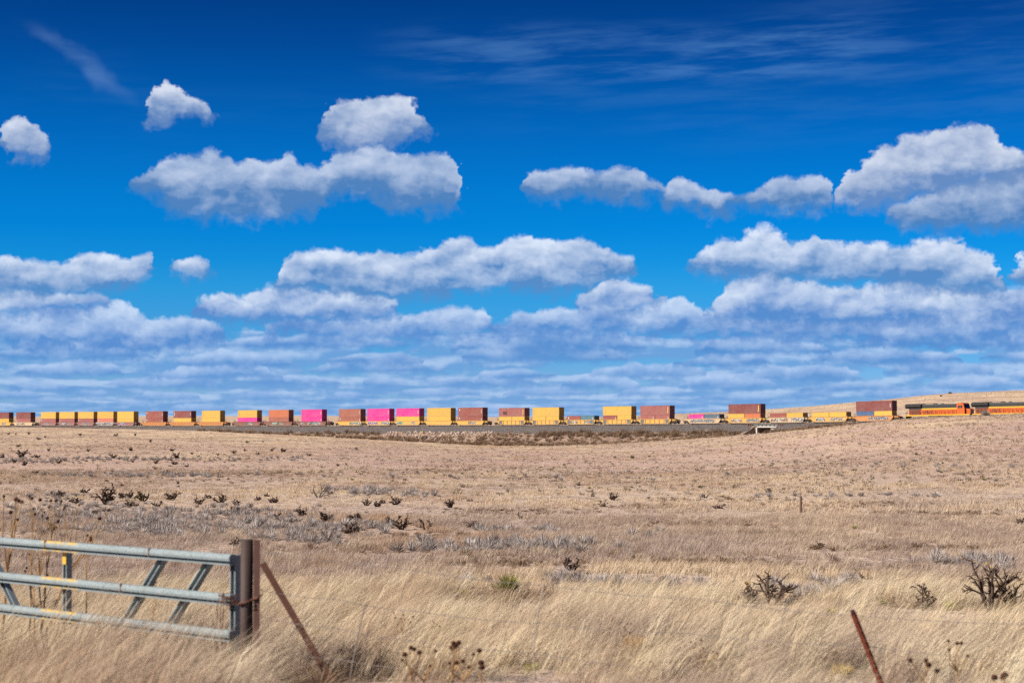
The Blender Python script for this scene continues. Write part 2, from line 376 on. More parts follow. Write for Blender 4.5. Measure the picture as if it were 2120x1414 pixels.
def veg_colour(g, soil=False):
    """vegetation zones of the plain: blond tall grass near, mauve stubble, straw flats, pink soil slopes"""
    p = wpos(g); x, y, z = g.sep(p)
    r = g.m('SQRT', g.m('ADD', g.m('MULTIPLY', x, x), g.m('MULTIPLY', y, y)))
    lr = g.m('DIVIDE', g.m('LOGARITHM', g.m('DIVIDE', r, 15.0), math.e), math.log(1000 / 15))
    n1 = g.noise(g.xyz(x, g.m('MULTIPLY', y, .55)), .055, 4, .55, '2D')[0]
    n2 = g.noise(p, .33, 4, .6)[0]
    n3 = g.noise(g.xyz(x, g.m('MULTIPLY', y, .4), 7.0), .018, 3, .5)[0]
    f = g.m('ADD', lr, g.m('ADD', g.m('MULTIPLY', g.m('SUBTRACT', n1, .5), .30), g.m('MULTIPLY', g.m('SUBTRACT', n2, .5), .05)))
    c = g.ramp(f, [(0, STRAW), (.22, BLOND), (.27, STRAW), (.32, MAUVE), (.385, (.60, .44, .33)), (.45, MAUVE), (.50, STRAW), (.56, BLOND),
                   (.64, STRAW), (.68, (.69, .51, .38)), (.76, PINK), (.83, (.73, .55, .38)), (.92, BLOND), (1, STRAW)])
    c = g.mix(g.rng(n3, .50, .66, smooth=True), c, (.83, .63, .42))
    c = g.mix(g.m('MULTIPLY', g.rng(n1, .53, .64, smooth=True), .7), c, RUST)
    n4 = g.noise(g.xyz(x, g.m('MULTIPLY', y, .5), 3.0), .11, 4, .6)[0]
    c = g.mix(g.m('MULTIPLY', g.rng(n4, .50, .62, smooth=True), .75), c, (.47, .345, .285))
    n6 = g.noise(g.xyz(x, g.m('MULTIPLY', y, .45), 9.0), .03, 4, .6)[0]
    c = g.mix(g.m('MULTIPLY', g.rng(n6, .50, .62, smooth=True), g.rng(r, 60, 140, 0, .65)), c, (.56, .385, .30))
    c = g.mix(1.0, c, g.mix(g.rng(r, 70, 240), (1.0, 1.0, 1.0), (.90, .875, .85)), 'MULTIPLY')
    return c, n2, r

def ground_col(g):
    c, n2, r = veg_colour(g)
    p = wpos(g); x, y, z = g.sep(p)
    far = g.rng(r, 140, 420, smooth=True)
    fine = g.noise(p, 2.3, 5, .65)[0]
    mid = g.noise(g.xyz(x, g.m('MULTIPLY', y, .7)), .45, 5, .62, '2D')[0]
    soil = g.mix(fine, (.46, .335, .27), (.72, .56, .45))
    c2 = g.mix(g.m('ADD', .25, g.m('MULTIPLY', far, .62)), soil, c)
    d = g.m('MULTIPLY', g.rng(fine, .52, .66, smooth=True), .50)
    c2 = g.mix(d, c2, (.34, .25, .21))
    c2 = g.mix(g.m('MULTIPLY', g.rng(mid, .53, .68, smooth=True), .42), c2, (.50, .37, .305))
    sp = g.noise(g.xyz(x, g.m('MULTIPLY', y, .6), 2.0), .035, 5, .68)[0]
    c2 = g.mix(g.m('MULTIPLY', g.m('MULTIPLY', g.rng(sp, .47, .57, smooth=True), g.rng(r, 150, 260, smooth=True)), g.rng(r, 620, 480, 0, .8)), c2, (.58, .39, .32))
    return c2
def ground_bump(g):
    p = wpos(g)
    return g.m('ADD', g.noise(p, 1.6, 5, .65)[0], g.m('MULTIPLY', g.noise(p, .35, 3, .6)[0], 1.6)), 1.0, .35
M_ground = mat('dry_plain', ground_col, .95, .1, bump=ground_bump)

def grass_col(g):
    c, n2, r = veg_colour(g)
    rd = orand(g)
    c = g.mix(g.rng(rd, .0, .32, .75, 0.0), c, (.43, .315, .25))
    c = g.mix(g.rng(rd, .70, 1.0, 0, .7), c, (1.0, .84, .61))
    return c
M_grass = mat('dry_grass', grass_col, .75, .25, trans=.28)
M_stalks = mat('pale_stems', lambda g: g.mix(orand(g), (.80, .60, .37), (1.0, .86, .62)), .7, .3, trans=.3)
M_sage = mat('grey_brush', lambda g: g.mix(orand(g), (.38, .315, .28), (.70, .61, .555)), .9, .1, trans=.15)
M_weed = mat('brown_weed', lambda g: g.mix(orand(g), (.20, .12, .075), (.42, .29, .19)), .9, .1, trans=.15)
M_tuss = mat('tussock', lambda g: g.mix(orand(g), (.22, .16, .125), (.60, .46, .32)), .9, .1)
M_yucca = mat('yucca_green', lambda g: g.mix(orand(g), (.20, .20, .04), (.44, .40, .10)), .6, .3, trans=.15)
M_yucca_y = mat('yucca_yellow', lambda g: g.mix(g.rng(g.sep(ocoord(g))[2], 0, .5), (.62, .54, .18), (.44, .44, .10)), .6, .3, trans=.15)
M_cholla = mat('cholla', lambda g: g.mix(g.noise(ocoord(g), 14, 3)[0], (.045, .028, .024), (.165, .105, .075)), .9, .15)
M_chollag = mat('cholla_live', lambda g: g.mix(g.noise(ocoord(g), 9, 3)[0], (.05, .036, .026), (.17, .13, .055)), .9, .15)
M_deadwood = mat('dead_cholla', lambda g: g.mix(g.noise(ocoord(g), 9, 3)[0], (.10, .08, .07), (.26, .21, .18)), .9, .15)
M_fruit = mat('cholla_fruit', (.62, .40, .06), .6)
M_seed = mat('seed_head', lambda g: g.mix(g.noise(ocoord(g), 60, 2)[0], (.035, .014, .010), (.13, .055, .03)), .9, .1)
M_stem = mat('dry_stem', lambda g: g.mix(g.noise(ocoord(g), 9, 2)[0], (.38, .19, .08), (.62, .40, .19)), .8, .2)
M_ballast = mat('ballast', lambda g: g.mix(g.rng(g.noise(wpos(g), 2.2, 5, .8)[0], .34, .66), (.055, .048, .047), (.27, .235, .225)), .95, .1,
                bump=lambda g: (g.noise(wpos(g), 3.5, 4, .75)[0], 1.0, .5))
def bank_col(g):
    p = wpos(g); n = g.noise(p, .25, 5, .65)[0]; f = g.noise(p, 1.6, 5, .7)[0]
    c = g.mix(g.rng(n, .38, .62), (.23, .15, .115), (.44, .31, .23)); return g.mix(g.rng(f, .5, .68, 0, .6), c, (.15, .10, .08))
M_bank = mat('bank_soil', bank_col, .95, .1, bump=lambda g: (g.noise(wpos(g), 1.2, 5, .7)[0], 1.0, .5))
M_rail = mat('rail_steel', lambda g: g.mix(g.noise(wpos(g), .8, 3)[0], (.20, .12, .085), (.36, .26, .21)), .5, .4)
M_tie = mat('tie_wood', (.10, .075, .06), .9)
M_rock = mat('pale_rock', lambda g: g.mix(orand(g), (.42, .27, .20), (.74, .60, .50)), .9, .15)
M_rock_o = mat('ochre_rock', lambda g: g.mix(g.noise(ocoord(g), 1.5, 3)[0], (.46, .28, .13), (.58, .40, .22)), .9, .15)
M_conc = mat('concrete_pale', lambda g: g.mix(g.noise(ocoord(g), .8, 5, .65)[0], (.50, .46, .41), (.72, .68, .62)), .85, .2)
M_concb = mat('concrete_brown', lambda g: g.mix(g.noise(ocoord(g), .7, 5, .65)[0], (.26, .19, .14), (.42, .32, .25)), .9, .2)
M_gird = mat('girder_grey', lambda g: g.mix(g.noise(ocoord(g), .8, 4)[0], (.10, .11, .11), (.20, .20, .19)), .7, .3)
M_rust = mat('rusty_steel', lambda g: g.mix(g.noise(ocoord(g), 12, 5, .7)[0], (.12, .045, .028), (.26, .115, .075)), .75, .3)

def paint_col(g):
    c = g.node('ShaderNodeObjectInfo').outputs['Color']; p = ocoord(g); x, y, z = g.sep(p)
    n = g.noise(p, .5, 5, .6)[0]; st = g.noise(g.xyz(g.m('MULTIPLY', x, 3.0), g.m('MULTIPLY', y, 3.0), g.m('MULTIPLY', z, .25)), 1.0, 5, .65)[0]
    c = g.mix(g.rng(n, .35, .7, 0, .22), c, (.42, .33, .27))
    c = g.mix(g.rng(st, .54, .76, 0, .55), c, (.11, .06, .045))
    return c
M_paint = mat('container_paint', paint_col, .55, .35)
M_car = mat('railcar_paint', paint_col, .65, .3)
M_dark = mat('running_gear', lambda g: g.mix(g.noise(ocoord(g), 3, 3)[0], (.018, .015, .014), (.075, .055, .045)), .8, .3)
M_wheel = mat('wheel_steel', lambda g: g.mix(g.noise(ocoord(g), 3, 3)[0], (.05, .035, .03), (.16, .11, .09)), .6, .4)
M_white = mat('white_mark', (.66, .60, .57), .6)
M_ymark = mat('yellow_mark', (.75, .50, .12), .6)
M_dmark = mat('dark_mark', (.10, .045, .05), .6)
M_patch = mat('grey_panel', lambda g: g.mix(g.noise(ocoord(g), 2, 3)[0], (.10, .11, .12), (.20, .20, .20)), .7)
def graf(a, b, c):
    def fn(g):
        p = ocoord(g); d = g.noise(p, 2.4, 3, .6)
        v = g.node('ShaderNodeTexVoronoi'); v.inputs['Scale'].default_value = 2.6
        g.put(v.inputs['Vector'], g.mix(.22, p, d[1])); s = g.sep(v.outputs['Color'])[0]
        q = g.mix(g.rng(s, .45, .5), a, b); q = g.mix(g.rng(s, .76, .8), q, c)
        return g.mix(g.rng(v.outputs['Distance'], .36, .42, 0, .8), q, (.05, .05, .06))
    return fn
GRAF = {'white': mat('graffiti_white', graf((.75, .74, .72), (.55, .56, .55), (.14, .15, .14)), .6),
        'green': mat('graffiti_green', graf((.20, .58, .36), (.50, .66, .40), (.72, .76, .70)), .6),
        'lime': mat('graffiti_lime', graf((.72, .75, .66), (.52, .62, .34), (.16, .17, .16)), .6),
        'lilac': mat('graffiti_lilac', graf((.78, .62, .74), (.62, .30, .56), (.42, .36, .62)), .6),
        'grey': mat('graffiti_grey', graf((.55, .54, .53), (.42, .42, .42), (.62, .48, .40)), .6),
        'buff': mat('graffiti_buff', graf((.78, .66, .48), (.80, .74, .68), (.52, .30, .18)), .6)}

# ------------------------------------------------------------------ mesh helper
class MB:
    def __init__(s): s.v = []; s.f = []
    def box(s, x0, x1, y0, y1, z0, z1):
        n = len(s.v)
        s.v += [(x, y, z) for z in (z0, z1) for y in (y0, y1) for x in (x0, x1)]
        s.f += [tuple(n + i for i in q) for q in ((0, 2, 3, 1), (4, 5, 7, 6), (0, 1, 5, 4), (2, 6, 7, 3), (0, 4, 6, 2), (1, 3, 7, 5))]
        return s
    def tube(s, pts, rad, n=6, cap=True):
        pts = [Vector(p) for p in pts]; rad = rad if isinstance(rad, (list, tuple)) else [rad] * len(pts)
        base = len(s.v)
        ref = None
        for i, p in enumerate(pts):
            d = (pts[min(i + 1, len(pts) - 1)] - pts[max(i - 1, 0)]).normalized()
            if ref is None: ref = Vector((1, 0, 0)) if abs(d.x) < .8 else Vector((0, 1, 0))
            a = (ref - d * ref.dot(d)).normalized(); b = d.cross(a); ref = a
            for k in range(n):
                an = 2 * math.pi * k / n
                s.v.append(tuple(p + (a * math.cos(an) + b * math.sin(an)) * rad[i]))
        for i in range(len(pts) - 1):
            for k in range(n):
                a = base + i * n + k; b = base + i * n + (k + 1) % n
                s.f.append((a, b, b + n, a + n))
        if cap:
            s.f.append(tuple(base + k for k in reversed(range(n)))); e = base + (len(pts) - 1) * n
            s.f.append(tuple(e + k for k in range(n)))
        return s
    def prism(s, prof, y0, y1, axis='y'):
        """profile in x,z extruded along y (or profile in y,z along x)"""
        n = len(s.v); k = len(prof)
        for q in (y0, y1):
            for a, b in prof: s.v.append((a, q, b) if axis == 'y' else (q, a, b))
        for i in range(k):
            j = (i + 1) % k; s.f.append((n + i, n + j, n + k + j, n + k + i))
        s.f.append(tuple(n + i for i in reversed(range(k)))); s.f.append(tuple(n + k + i for i in range(k)))
        return s
    def disc(s, c, r, w, n=14):       # wheel with axle along y
        return s.tube([(c[0], c[1] - w / 2, c[2]), (c[0], c[1] + w / 2, c[2])], r, n)
    def blob(s, c, r, n=6, jit=.0):
        base = len(s.v); c = Vector(c); rr = r if isinstance(r, tuple) else (r, r, r)
        rings = 4
        for i in range(1, rings):
            th = math.pi * i / rings
            for k in range(n):
                ph = 2 * math.pi * k / n; q = 1 + random.uniform(-jit, jit)
                s.v.append((c.x + rr[0] * math.sin(th) * math.cos(ph) * q, c.y + rr[1] * math.sin(th) * math.sin(ph) * q, c.z + rr[2] * math.cos(th) * q))
        t = len(s.v); s.v.append((c.x, c.y, c.z + rr[2])); s.v.append((c.x, c.y, c.z - rr[2]))
        for i in range(rings - 2):
            for k in range(n):
                a = base + i * n + k; b = base + i * n + (k + 1) % n; s.f.append((a, a + n, b + n, b))
        for k in range(n):
            s.f.append((t, base + k, base + (k + 1) % n)); e = base + (rings - 2) * n
            s.f.append((t + 1, e + (k + 1) % n, e + k))
        return s
    def mesh(s, name, m=None, smooth=False):
        me = bpy.data.meshes.new(name); me.from_pydata(s.v, [], s.f)
        if m: me.materials.append(m)
        if smooth: me.polygons.foreach_set('use_smooth', [True] * len(me.polygons))
        me.update(); return me
    def build(s, name, m, parent=None, smooth=False):
        return link(name, s.mesh(name, m, smooth), parent)

def link(name, me, parent=None, loc=None, color=None):
    o = bpy.data.objects.new(name, me); COL.objects.link(o)
    if parent: o.parent = parent
    if loc is not None: o.location = loc
    if color: o.color = (*color, 1)
    return o
def tag(o, label, cat, group=None):
    o['label'] = label; o['category'] = cat
    if group: o['group'] = group
    return o
def thing(name, label, cat, loc=(0, 0, 0), rot=(0, 0, 0), group=None):
    o = bpy.data.objects.new(name, None); COL.objects.link(o); o.empty_display_size = .3
    o.location = loc; o.rotation_euler = rot; return tag(o, label, cat, group)
def kind(o, k): o['kind'] = k; return o

def grid_mesh(name, V, nx, ny, m, smooth=True):
    idx = np.arange(nx * ny).reshape(ny, nx)
    q = np.stack([idx[:-1, :-1], idx[:-1, 1:], idx[1:, 1:], idx[1:, :-1]], -1).reshape(-1, 4)
    me = bpy.data.meshes.new(name)
    me.vertices.add(len(V)); me.vertices.foreach_set('co', np.asarray(V, np.float32).ravel())
    me.loops.add(q.size); me.loops.foreach_set('vertex_index', q.ravel().astype(np.int32))
    me.polygons.add(len(q)); me.polygons.foreach_set('loop_start', np.arange(0, q.size, 4, dtype=np.int32))
    me.polygons.foreach_set('use_smooth', np.full(len(q), smooth))
    me.update(calc_edges=True); me.materials.append(m)
    return me

# ------------------------------------------------------------------ ground
a_fr = np.linspace(-.34, .34, 620)
a_side = np.linspace(.34, 2 * math.pi - .34, 90)
AZ = np.concatenate([a_fr, a_side[1:]])
RR = np.exp(np.concatenate([np.linspace(math.log(.4), math.log(14), 24)[:-1], np.linspace(math.log(14), math.log(1500), 420), np.linspace(math.log(1500), math.log(12000), 60)[1:]]))
A2, R2 = np.meshgrid(AZ, RR)
GX = (np.sin(A2) * R2).ravel(); GY = (np.cos(A2) * R2).ravel(); GZ = height(GX, GY)
ground = link('ground', grid_mesh('ground', np.stack([GX, GY, GZ], 1), len(AZ), len(RR), M_ground)); kind(ground, 'structure')

# ------------------------------------------------------------------ railway formation (with an opening for the bridge)
BR0, BR1 = 107.5, 116.5
def strip(name, t0, t1, prof, m, n, parent=None):
    ts = np.linspace(t0, t1, n); V = []
    for d, z in prof:
        for t in ts:
            j = 0.0
            if abs(d) > 3: j = float(fbm(np.array([t / 2.2]), np.array([d * 3.1]), 3, 11)[0]) * .5
            V.append(tuple(track_pt(t, d, z + j)))
    return link(name, grid_mesh(name, V, n, len(prof), m), parent)
ball_prof = [(-7.0, -3.0), (-5.2, -1.95), (-3.6, -1.1), (-2.4, -.42), (-1.9, -.28), (0, -.25), (1.9, -.28), (2.4, -.42), (3.6, -1.1), (5.2, -1.95), (7.0, -3.0)]
bank_prof = [(-30, -12.5), (-22, -9.3), (-14, -6.0), (-8.5, -3.5), (-6.0, -2.55), (-4, -1.5), (0, -1.2), (4, -1.5), (6.0, -2.55), (14, -6.0), (30, -12.5)]
for a, b, n in ((-640, BR0, 520), (BR1, 380, 200)):
    kind(strip('embankment', a, b, bank_prof, M_bank, n), 'structure')
    kind(strip('ballast_bed', a, b, ball_prof, M_ballast, n), 'structure')
trk = thing('railway_track', 'long straight railway track under the freight train', 'railway track', track_pt(0, 0, 0)); kind(trk, 'structure')
del trk['category']
for d in (-.72, .72):
    ts = np.linspace(-640, 380, 160); V = []
    for dd, z in ((-.035, -.18), (-.035, 0), (.035, 0), (.035, -.18)):
        for t in ts: V.append(tuple(track_pt(t, d + dd, z) - trk.location))
    link('rail', grid_mesh('rail', V, len(ts), 4, M_rail, False), trk)
mb = MB()
for t in np.arange(-360, 240, .62):
    c = track_pt(t, 0, 0) - trk.location
    u = Vector((TC, TS, 0)) * .11; v = Vector((-TS, TC, 0)) * 1.3
    n = len(mb.v)
    for z in (-.34, -.19):
        for p in (c - u - v, c + u - v, c + u + v, c - u + v): mb.v.append((p.x, p.y, p.z + z))
    mb.f += [(n, n + 1, n + 5, n + 4), (n + 1, n + 2, n + 6, n + 5), (n + 2, n + 3, n + 7, n + 6), (n + 3, n, n + 4, n + 7), (n + 4, n + 5, n + 6, n + 7)]
kind(mb.build('sleepers', M_tie, trk), 'stuff')

# bridge over the dry wash
tm = (BR0 + BR1) / 2; L2_ = (BR1 - BR0) / 2
br = thing('rail_bridge', 'short concrete rail bridge with pale beam and sloping wing walls over the wash', 'bridge', track_pt(tm), (0, 0, TRACK_ROT))
for s in (-1, 1):
    x0, x1 = (s * (L2_ - .9), s * (L2_ + .6)) if s > 0 else (-(L2_ + .6), -(L2_ - .9))
    MB().box(x0, x1, -3.4, 3.4, -8.5, -.95).build('abutment', M_concb, br)
    wx = s * (L2_ - .55)
    for yy, sg in ((-3.4, -1), (3.4, 1)):
        wl = MB(); k = len(wl.v)
        ex = 1.0 if s < 0 else 3.2
        for th in (0, .45 * s):
            wl.v += [(wx + th, yy, -8.5), (wx + th, yy, -.95), (wx + th - s * -ex * .0 + (s * ex), yy + sg * 5.8, -4.6), (wx + th + s * ex, yy + sg * 5.8, -8.5)]
        wl.f += [(0, 1, 2, 3), (7, 6, 5, 4), (0, 4, 5, 1), (1, 5, 6, 2), (2, 6, 7, 3), (3, 7, 4, 0)]
        wl.build('wing_wall', M_concb if s < 0 else M_conc, br)  # brown left walls, pale right walls: shade and light put into their colour
MB().box(-L2_ - .6, L2_ + .6, -2.6, 2.6, -.9, -.42).build('deck_slab', M_gird, br)
for yy in (-2.72, 2.72): MB().box(-L2_ - 1.4, L2_ + 1.4, yy - .1, yy + .1, -.92, -.30).build('curb', M_gird, br)
MB().box(-L2_ + .8, L2_ - .2, -2.95, -2.60, -1.36, -.95).build('edge_beam', M_conc, br)
MB().box(-L2_ + .8, L2_ - .2, 2.60, 2.95, -1.62, -.95).build('edge_beam', M_conc, br)
MB().box(-L2_ + .95, -L2_ + 1.4, -3.3, -2.75, -6.0, -1.38).build('pier_post', M_conc, br)
for i in range(5): MB().box(-3.3 + i * 1.5, -2.8 + i * 1.5, -3.1, -2.84, -.9, -.5).build('bracket', M_gird, br)
for x in (-L2_ - 2.1, -L2_ - 1.4, -L2_ - .7, L2_ + .5, L2_ + 1.2, L2_ + 1.9):
    MB().box(x - .11, x + .11, -3.35, -3.1, -2.0, -.35).build('retaining_post', M_rust, br)
for s in (-1, 1):
    q = sorted((s * (L2_ + .3), s * (L2_ + 2.3))); MB().box(q[0], q[1], -3.08, -2.98, -1.7, -.5).build('retaining_board', M_rust, br)

# ------------------------------------------------------------------ containers
def corrugated(L, H, W=2.44):
    mb = MB(); d = .036; e = .17; n = int((L - 2 * e) / .28)
    st = (L - 2 * e) / n
    for side in (-1, 1):
        xs = []
        for i in range(n):
            x = -L / 2 + e + i * st
            xs += [(x, 0), (x + st * .25, 0), (x + st * .5, d), (x + st * .75, d)]
        xs.append((L / 2 - e, 0))
        base = len(mb.v)
        for z in (.15, H - .1):
            for x, k in xs: mb.v.append((x, side * (W / 2 - .02 - k), z))
        m = len(xs)
        for i in range(m - 1):
            q = (base + i, base + i + 1, base + m + i + 1, base + m + i); mb.f.append(q if side < 0 else q[::-1])
    mb.box(-L / 2 + .1, L / 2 - .12, -W / 2 + .06, W / 2 - .06, H - .10, H - .03)      # roof sheet
    mb.box(-L / 2 + .03, -L / 2 + .06, -W / 2 + .1, W / 2 - .1, .12, H - .08)          # front end wall
    return mb.mesh('body')
def frame_parts(L, H, W=2.44):
    """name, mesh, location for every separate bar of the frame and both door leaves"""
    br = MB().box(-L / 2 + .15, L / 2 - .15, -.05, .05, 0, .15).mesh('bottom_rail', M_paint); tr = MB().box(-L / 2 + .15, L / 2 - .15, -.05, .05, H - .1, H).mesh('top_rail', M_paint)
    es = MB().box(-.06, .06, -W / 2 + .17, W / 2 - .17, 0, .13).mesh('end_sill', M_paint); eh = MB().box(-.06, .06, -W / 2 + .17, W / 2 - .17, H - .12, H).mesh('end_header', M_paint)
    dl = MB().box(-.025, .025, -.515, .515, .13, H - .12)
    for q in (-.25, .25): dl.tube([(.035, q, .14), (.035, q, H - .13)], .022, 5)
    dl = dl.mesh('door', M_paint)
    out = []
    for s in (-1, 1):
        out += [('bottom_rail', br, (0, s * (W / 2 - .05), 0)), ('top_rail', tr, (0, s * (W / 2 - .05), 0)), ('end_sill', es, (s * (L / 2 - .06), 0, 0)), ('end_header', eh, (s * (L / 2 - .06), 0, 0)), ('door', dl, (L / 2 - .075, s * .535, 0))]
    return out
CM = {}
for key, L, H in (('40', 12.45, 2.9), ('20', 6.08, 2.59)):
    post = MB().box(-.085, .085, -.085, .085, 0, H).mesh('corner_post')
    CM[key] = dict(L=L, H=H, body=corrugated(L, H), parts=frame_parts(L, H), post=post)
    for k in ('body', 'post'): CM[key][k].materials.append(M_paint)
mark_me = {}
def mark(o, x, z, w_, h_, m):
    key = (round(w_, 2), round(h_, 2), m.name)
    if key not in mark_me: mark_me[key] = MB().box(-w_ / 2, w_ / 2, -.006, .006, -h_ / 2, h_ / 2).mesh('marking', m)
    link('marking', mark_me[key], o, (x, -1.228, z))
def container(key, t, z, col, label, group, marks='', d=0.0):
    c = CM[key]; sl = math.atan((rail_z(t + 6) - rail_z(t - 6)) / 12)
    o = thing('shipping_container', label, 'container', track_pt(t, d, z), (0, -sl, TRACK_ROT), group)
    j = random.uniform(.93, 1.06); col = tuple(q * j for q in col)
    dk = tuple(q * .9 for q in col)
    link('body', c['body'], o, color=col)
    for nm, me, lc in c['parts']: link(nm, me, o, lc, dk)
    for sx in (-1, 1):
        for sy in (-1, 1): link('corner_post', c['post'], o, (sx * (c['L'] / 2 - .085), sy * (1.22 - .085), 0), dk)
    L, H = c['L'], c['H']
    for ch in marks:
        if ch == 'w': mark(o, L / 2 - .62, H * .55, .2, 1.2, M_white)
        if ch == 'y': mark(o, L / 2 - .75, H * .55, .3, 1.6, M_ymark); mark(o, L / 2 - .95, H * .22, .3, .35, M_ymark)
        if ch == 'l': mark(o, -L / 2 + .75, H * .72, .42, .55, M_white)
        if ch == 's': mark(o, -L / 2 + .7, H * .55, .28, 1.6, M_white)
        if ch == 'd': mark(o, -L / 2 + 2.9, H * .42, 1.9, 1.1, M_dmark)
        if ch == 'v': mark(o, -L / 2 + .8, H * .5, .2, 1.8, M_ymark)
        if ch == 'f': mark(o, L / 2 - 1.9, 2.0, .5, .5, M_white)
    return o
YEL = (.76, .455, .075); MAR = (.235, .055, .050); BRK = (.33, .085, .065); ROSE = (.37, .115, .10); PNK = (.84, .030, .30); ORG = (.60, .165, .065)
RST = (.38, .12, .075); COR = (.66, .20, .13); TEAL = (.085, .20, .26); SLATE = (.10, .155, .22); BLUE = (.06, .13, .27)
MIDS = [-335.0, -316.1, -294.9, -279.6, -264.3, -248.9, -233.5, -211.9, -191.9, -172.1, -147.8, -127.8, -107.5, -84.9, -68.7, -52.4,
        -35.8, -19.5, 1.1, 17.4, 33.5, 49.8, 66.1, 86.4, 102.4, 118.4, 134.1, 150.0]
GU = 'containers on the freight train'
# (upper colour, upper label, marks) , lower list
STACKS = [
 (('40', MAR, 'upper maroon container of the leftmost stack, cut by the left edge', ''), [('40', YEL, 'lower yellow container under maroon in the leftmost stack', '')]),
 (('40', MAR, 'upper dark maroon container of the second stack from the left', ''), [('40', ROSE, 'lower dull red container of the second stack from the left', 's')]),
 (('40', YEL, 'upper yellow container, first of five alike stacks at far left', ''), [('40', ROSE, 'lower dull maroon container, first of the five close stacks at far left', 'l')]),
 (('40', YEL, 'upper yellow container, second of five alike stacks at far left', ''), [('40', ROSE, 'lower dull maroon container, second of the five close stacks at far left', 's')]),
 (('40', YEL, 'upper yellow container, third of five alike stacks at far left', ''), [('40', ROSE, 'lower dull maroon container, third of the five close stacks at far left', 'l')]),
 (('40', YEL, 'upper yellow container stacked on the only coral container', ''), [('40', COR, 'lower pale coral container with white spot, under a yellow one', 'l')]),
 (('40', YEL, 'upper yellow container of the all-yellow stack ending the five at far left', ''), [('40', YEL, 'lower yellow container of the all-yellow stack ending the five at far left', '')]),
 (('40', BRK, 'upper brick red container on the first orange ribbed car, white marks', 'wl'), [('40', BRK, 'lower brick red container on the first orange ribbed car', 'wl')]),
 (('40', MAR, 'upper maroon container over yellow on the middle orange ribbed car', 'ws'), [('40', YEL, 'lower yellow container under maroon on the middle orange ribbed car', '')]),
 (('40', YEL, 'upper yellow container with rusty smear on the last orange ribbed car', 'v'), [('40', YEL, 'lower yellow container on the last orange ribbed car', '')]),
 (('40', YEL, 'upper yellow container stacked on a single magenta one', 'v'), [('40', PNK, 'lower magenta container under a yellow one, white graffiti below', '')]),
 (('40', ORG, 'upper rust orange container over a redder one on a brown car', ''), [('40', RST, 'lower rust red container under the rust orange one', '')]),
 (('40', PNK, 'upper magenta container of the lone magenta stack on a brown car', 'w'), [('40', PNK, 'lower magenta container of the lone magenta stack on a brown car', 'w')]),
 (('40', RST, 'upper rust brown container just left of the magenta pair of stacks', 'w'), [('40', RST, 'lower rust brown container just left of the magenta pair of stacks', 'wl')]),
 (('40', PNK, 'upper magenta container over magenta on the yellow car with lilac graffiti', 'w'), [('40', PNK, 'lower magenta container on the yellow car with lilac graffiti', 'w')]),
 (('40', PNK, 'upper magenta container stacked on a yellow one', 'w'), [('40', YEL, 'lower yellow container under magenta, green graffiti on its car', 'v')]),
 (('40', YEL, 'upper yellow container of the all-yellow stack near the middle', 'v'), [('40', YEL, 'lower yellow container of the all-yellow stack near the middle', 'v')]),
 (('40', BRK, 'upper brick red container with white spot near the middle of the train', 'lw'), [('40', BRK, 'lower brick red container with white spot near the middle of the train', 'lw')]),
 (('40', ROSE, 'upper faded maroon container with a dark square patch', 'dy'), [('20', YEL, 'left short yellow container under the maroon one with dark square', ''), ('20', YEL, 'right short yellow container under the maroon one with dark square', '')]),
 (('40', YEL, 'long yellow container over two short yellow ones', 'v'), [('20', YEL, 'left short yellow container under the long yellow one', ''), ('20', YEL, 'right short yellow container under the long yellow one', '')]),
 (None, [('20', BRK, 'short red container beside a teal one, nothing stacked on it', 'l'), ('20', TEAL, 'short teal container with nothing stacked on it', 'w')]),
 (('40', YEL, 'long yellow container over one short red and one short yellow', 'v'), [('20', BRK, 'short red container under the left half of a long yellow one', 'w'), ('20', YEL, 'short yellow container under the right half of a long yellow one', '')]),
 (('40', ROSE, 'long dusty maroon container with yellow marks over two short red ones', 'y'), [('20', ROSE, 'left short red container under the long dusty maroon one', 'w'), ('20', ROSE, 'right short red container under the long dusty maroon one', 'w')]),
 (None, [('20', PNK, 'short magenta container with nothing stacked on it', 'w'), ('20', SLATE, 'short slate blue container beside the short magenta one', 'w')]),
 (('40', MAR, 'long maroon container with yellow mark above the bridge', 'y'), [('20', YEL, 'short yellow container under the maroon one above the bridge', ''), ('20', ORG, 'short rust orange container under the maroon one above the bridge', '')]),
 (None, [('20', BRK, 'short red container right of the bridge, nothing stacked on it', ''), ('20', YEL, 'short yellow container next to a short red one right of the bridge', '')]),
 (None, [('20', YEL, 'left of two unstacked short yellow containers before the last maroon one', ''), ('20', YEL, 'right of two unstacked short yellow containers before the last maroon one', '')]),
 (('40', MAR, 'long maroon container nearest the locomotives', 'w'), [('20', BLUE, 'short blue container under the maroon one nearest the locomotives', ''), ('20', YEL, 'short yellow container under the maroon one nearest the locomotives', '')]),
]
for tm_, (up_, low) in zip(MIDS, STACKS):
    hl = CM[low[0][0]]['H']
    for i, (k, c, lab, mk) in enumerate(low):
        off = 0 if len(low) == 1 else (-3.12 if i == 0 else 3.12)
        container(k, tm_ + off, .33, c, lab, GU, mk)
    if up_: container(up_[0], tm_, .345 + hl, up_[1], up_[2], GU, up_[3])

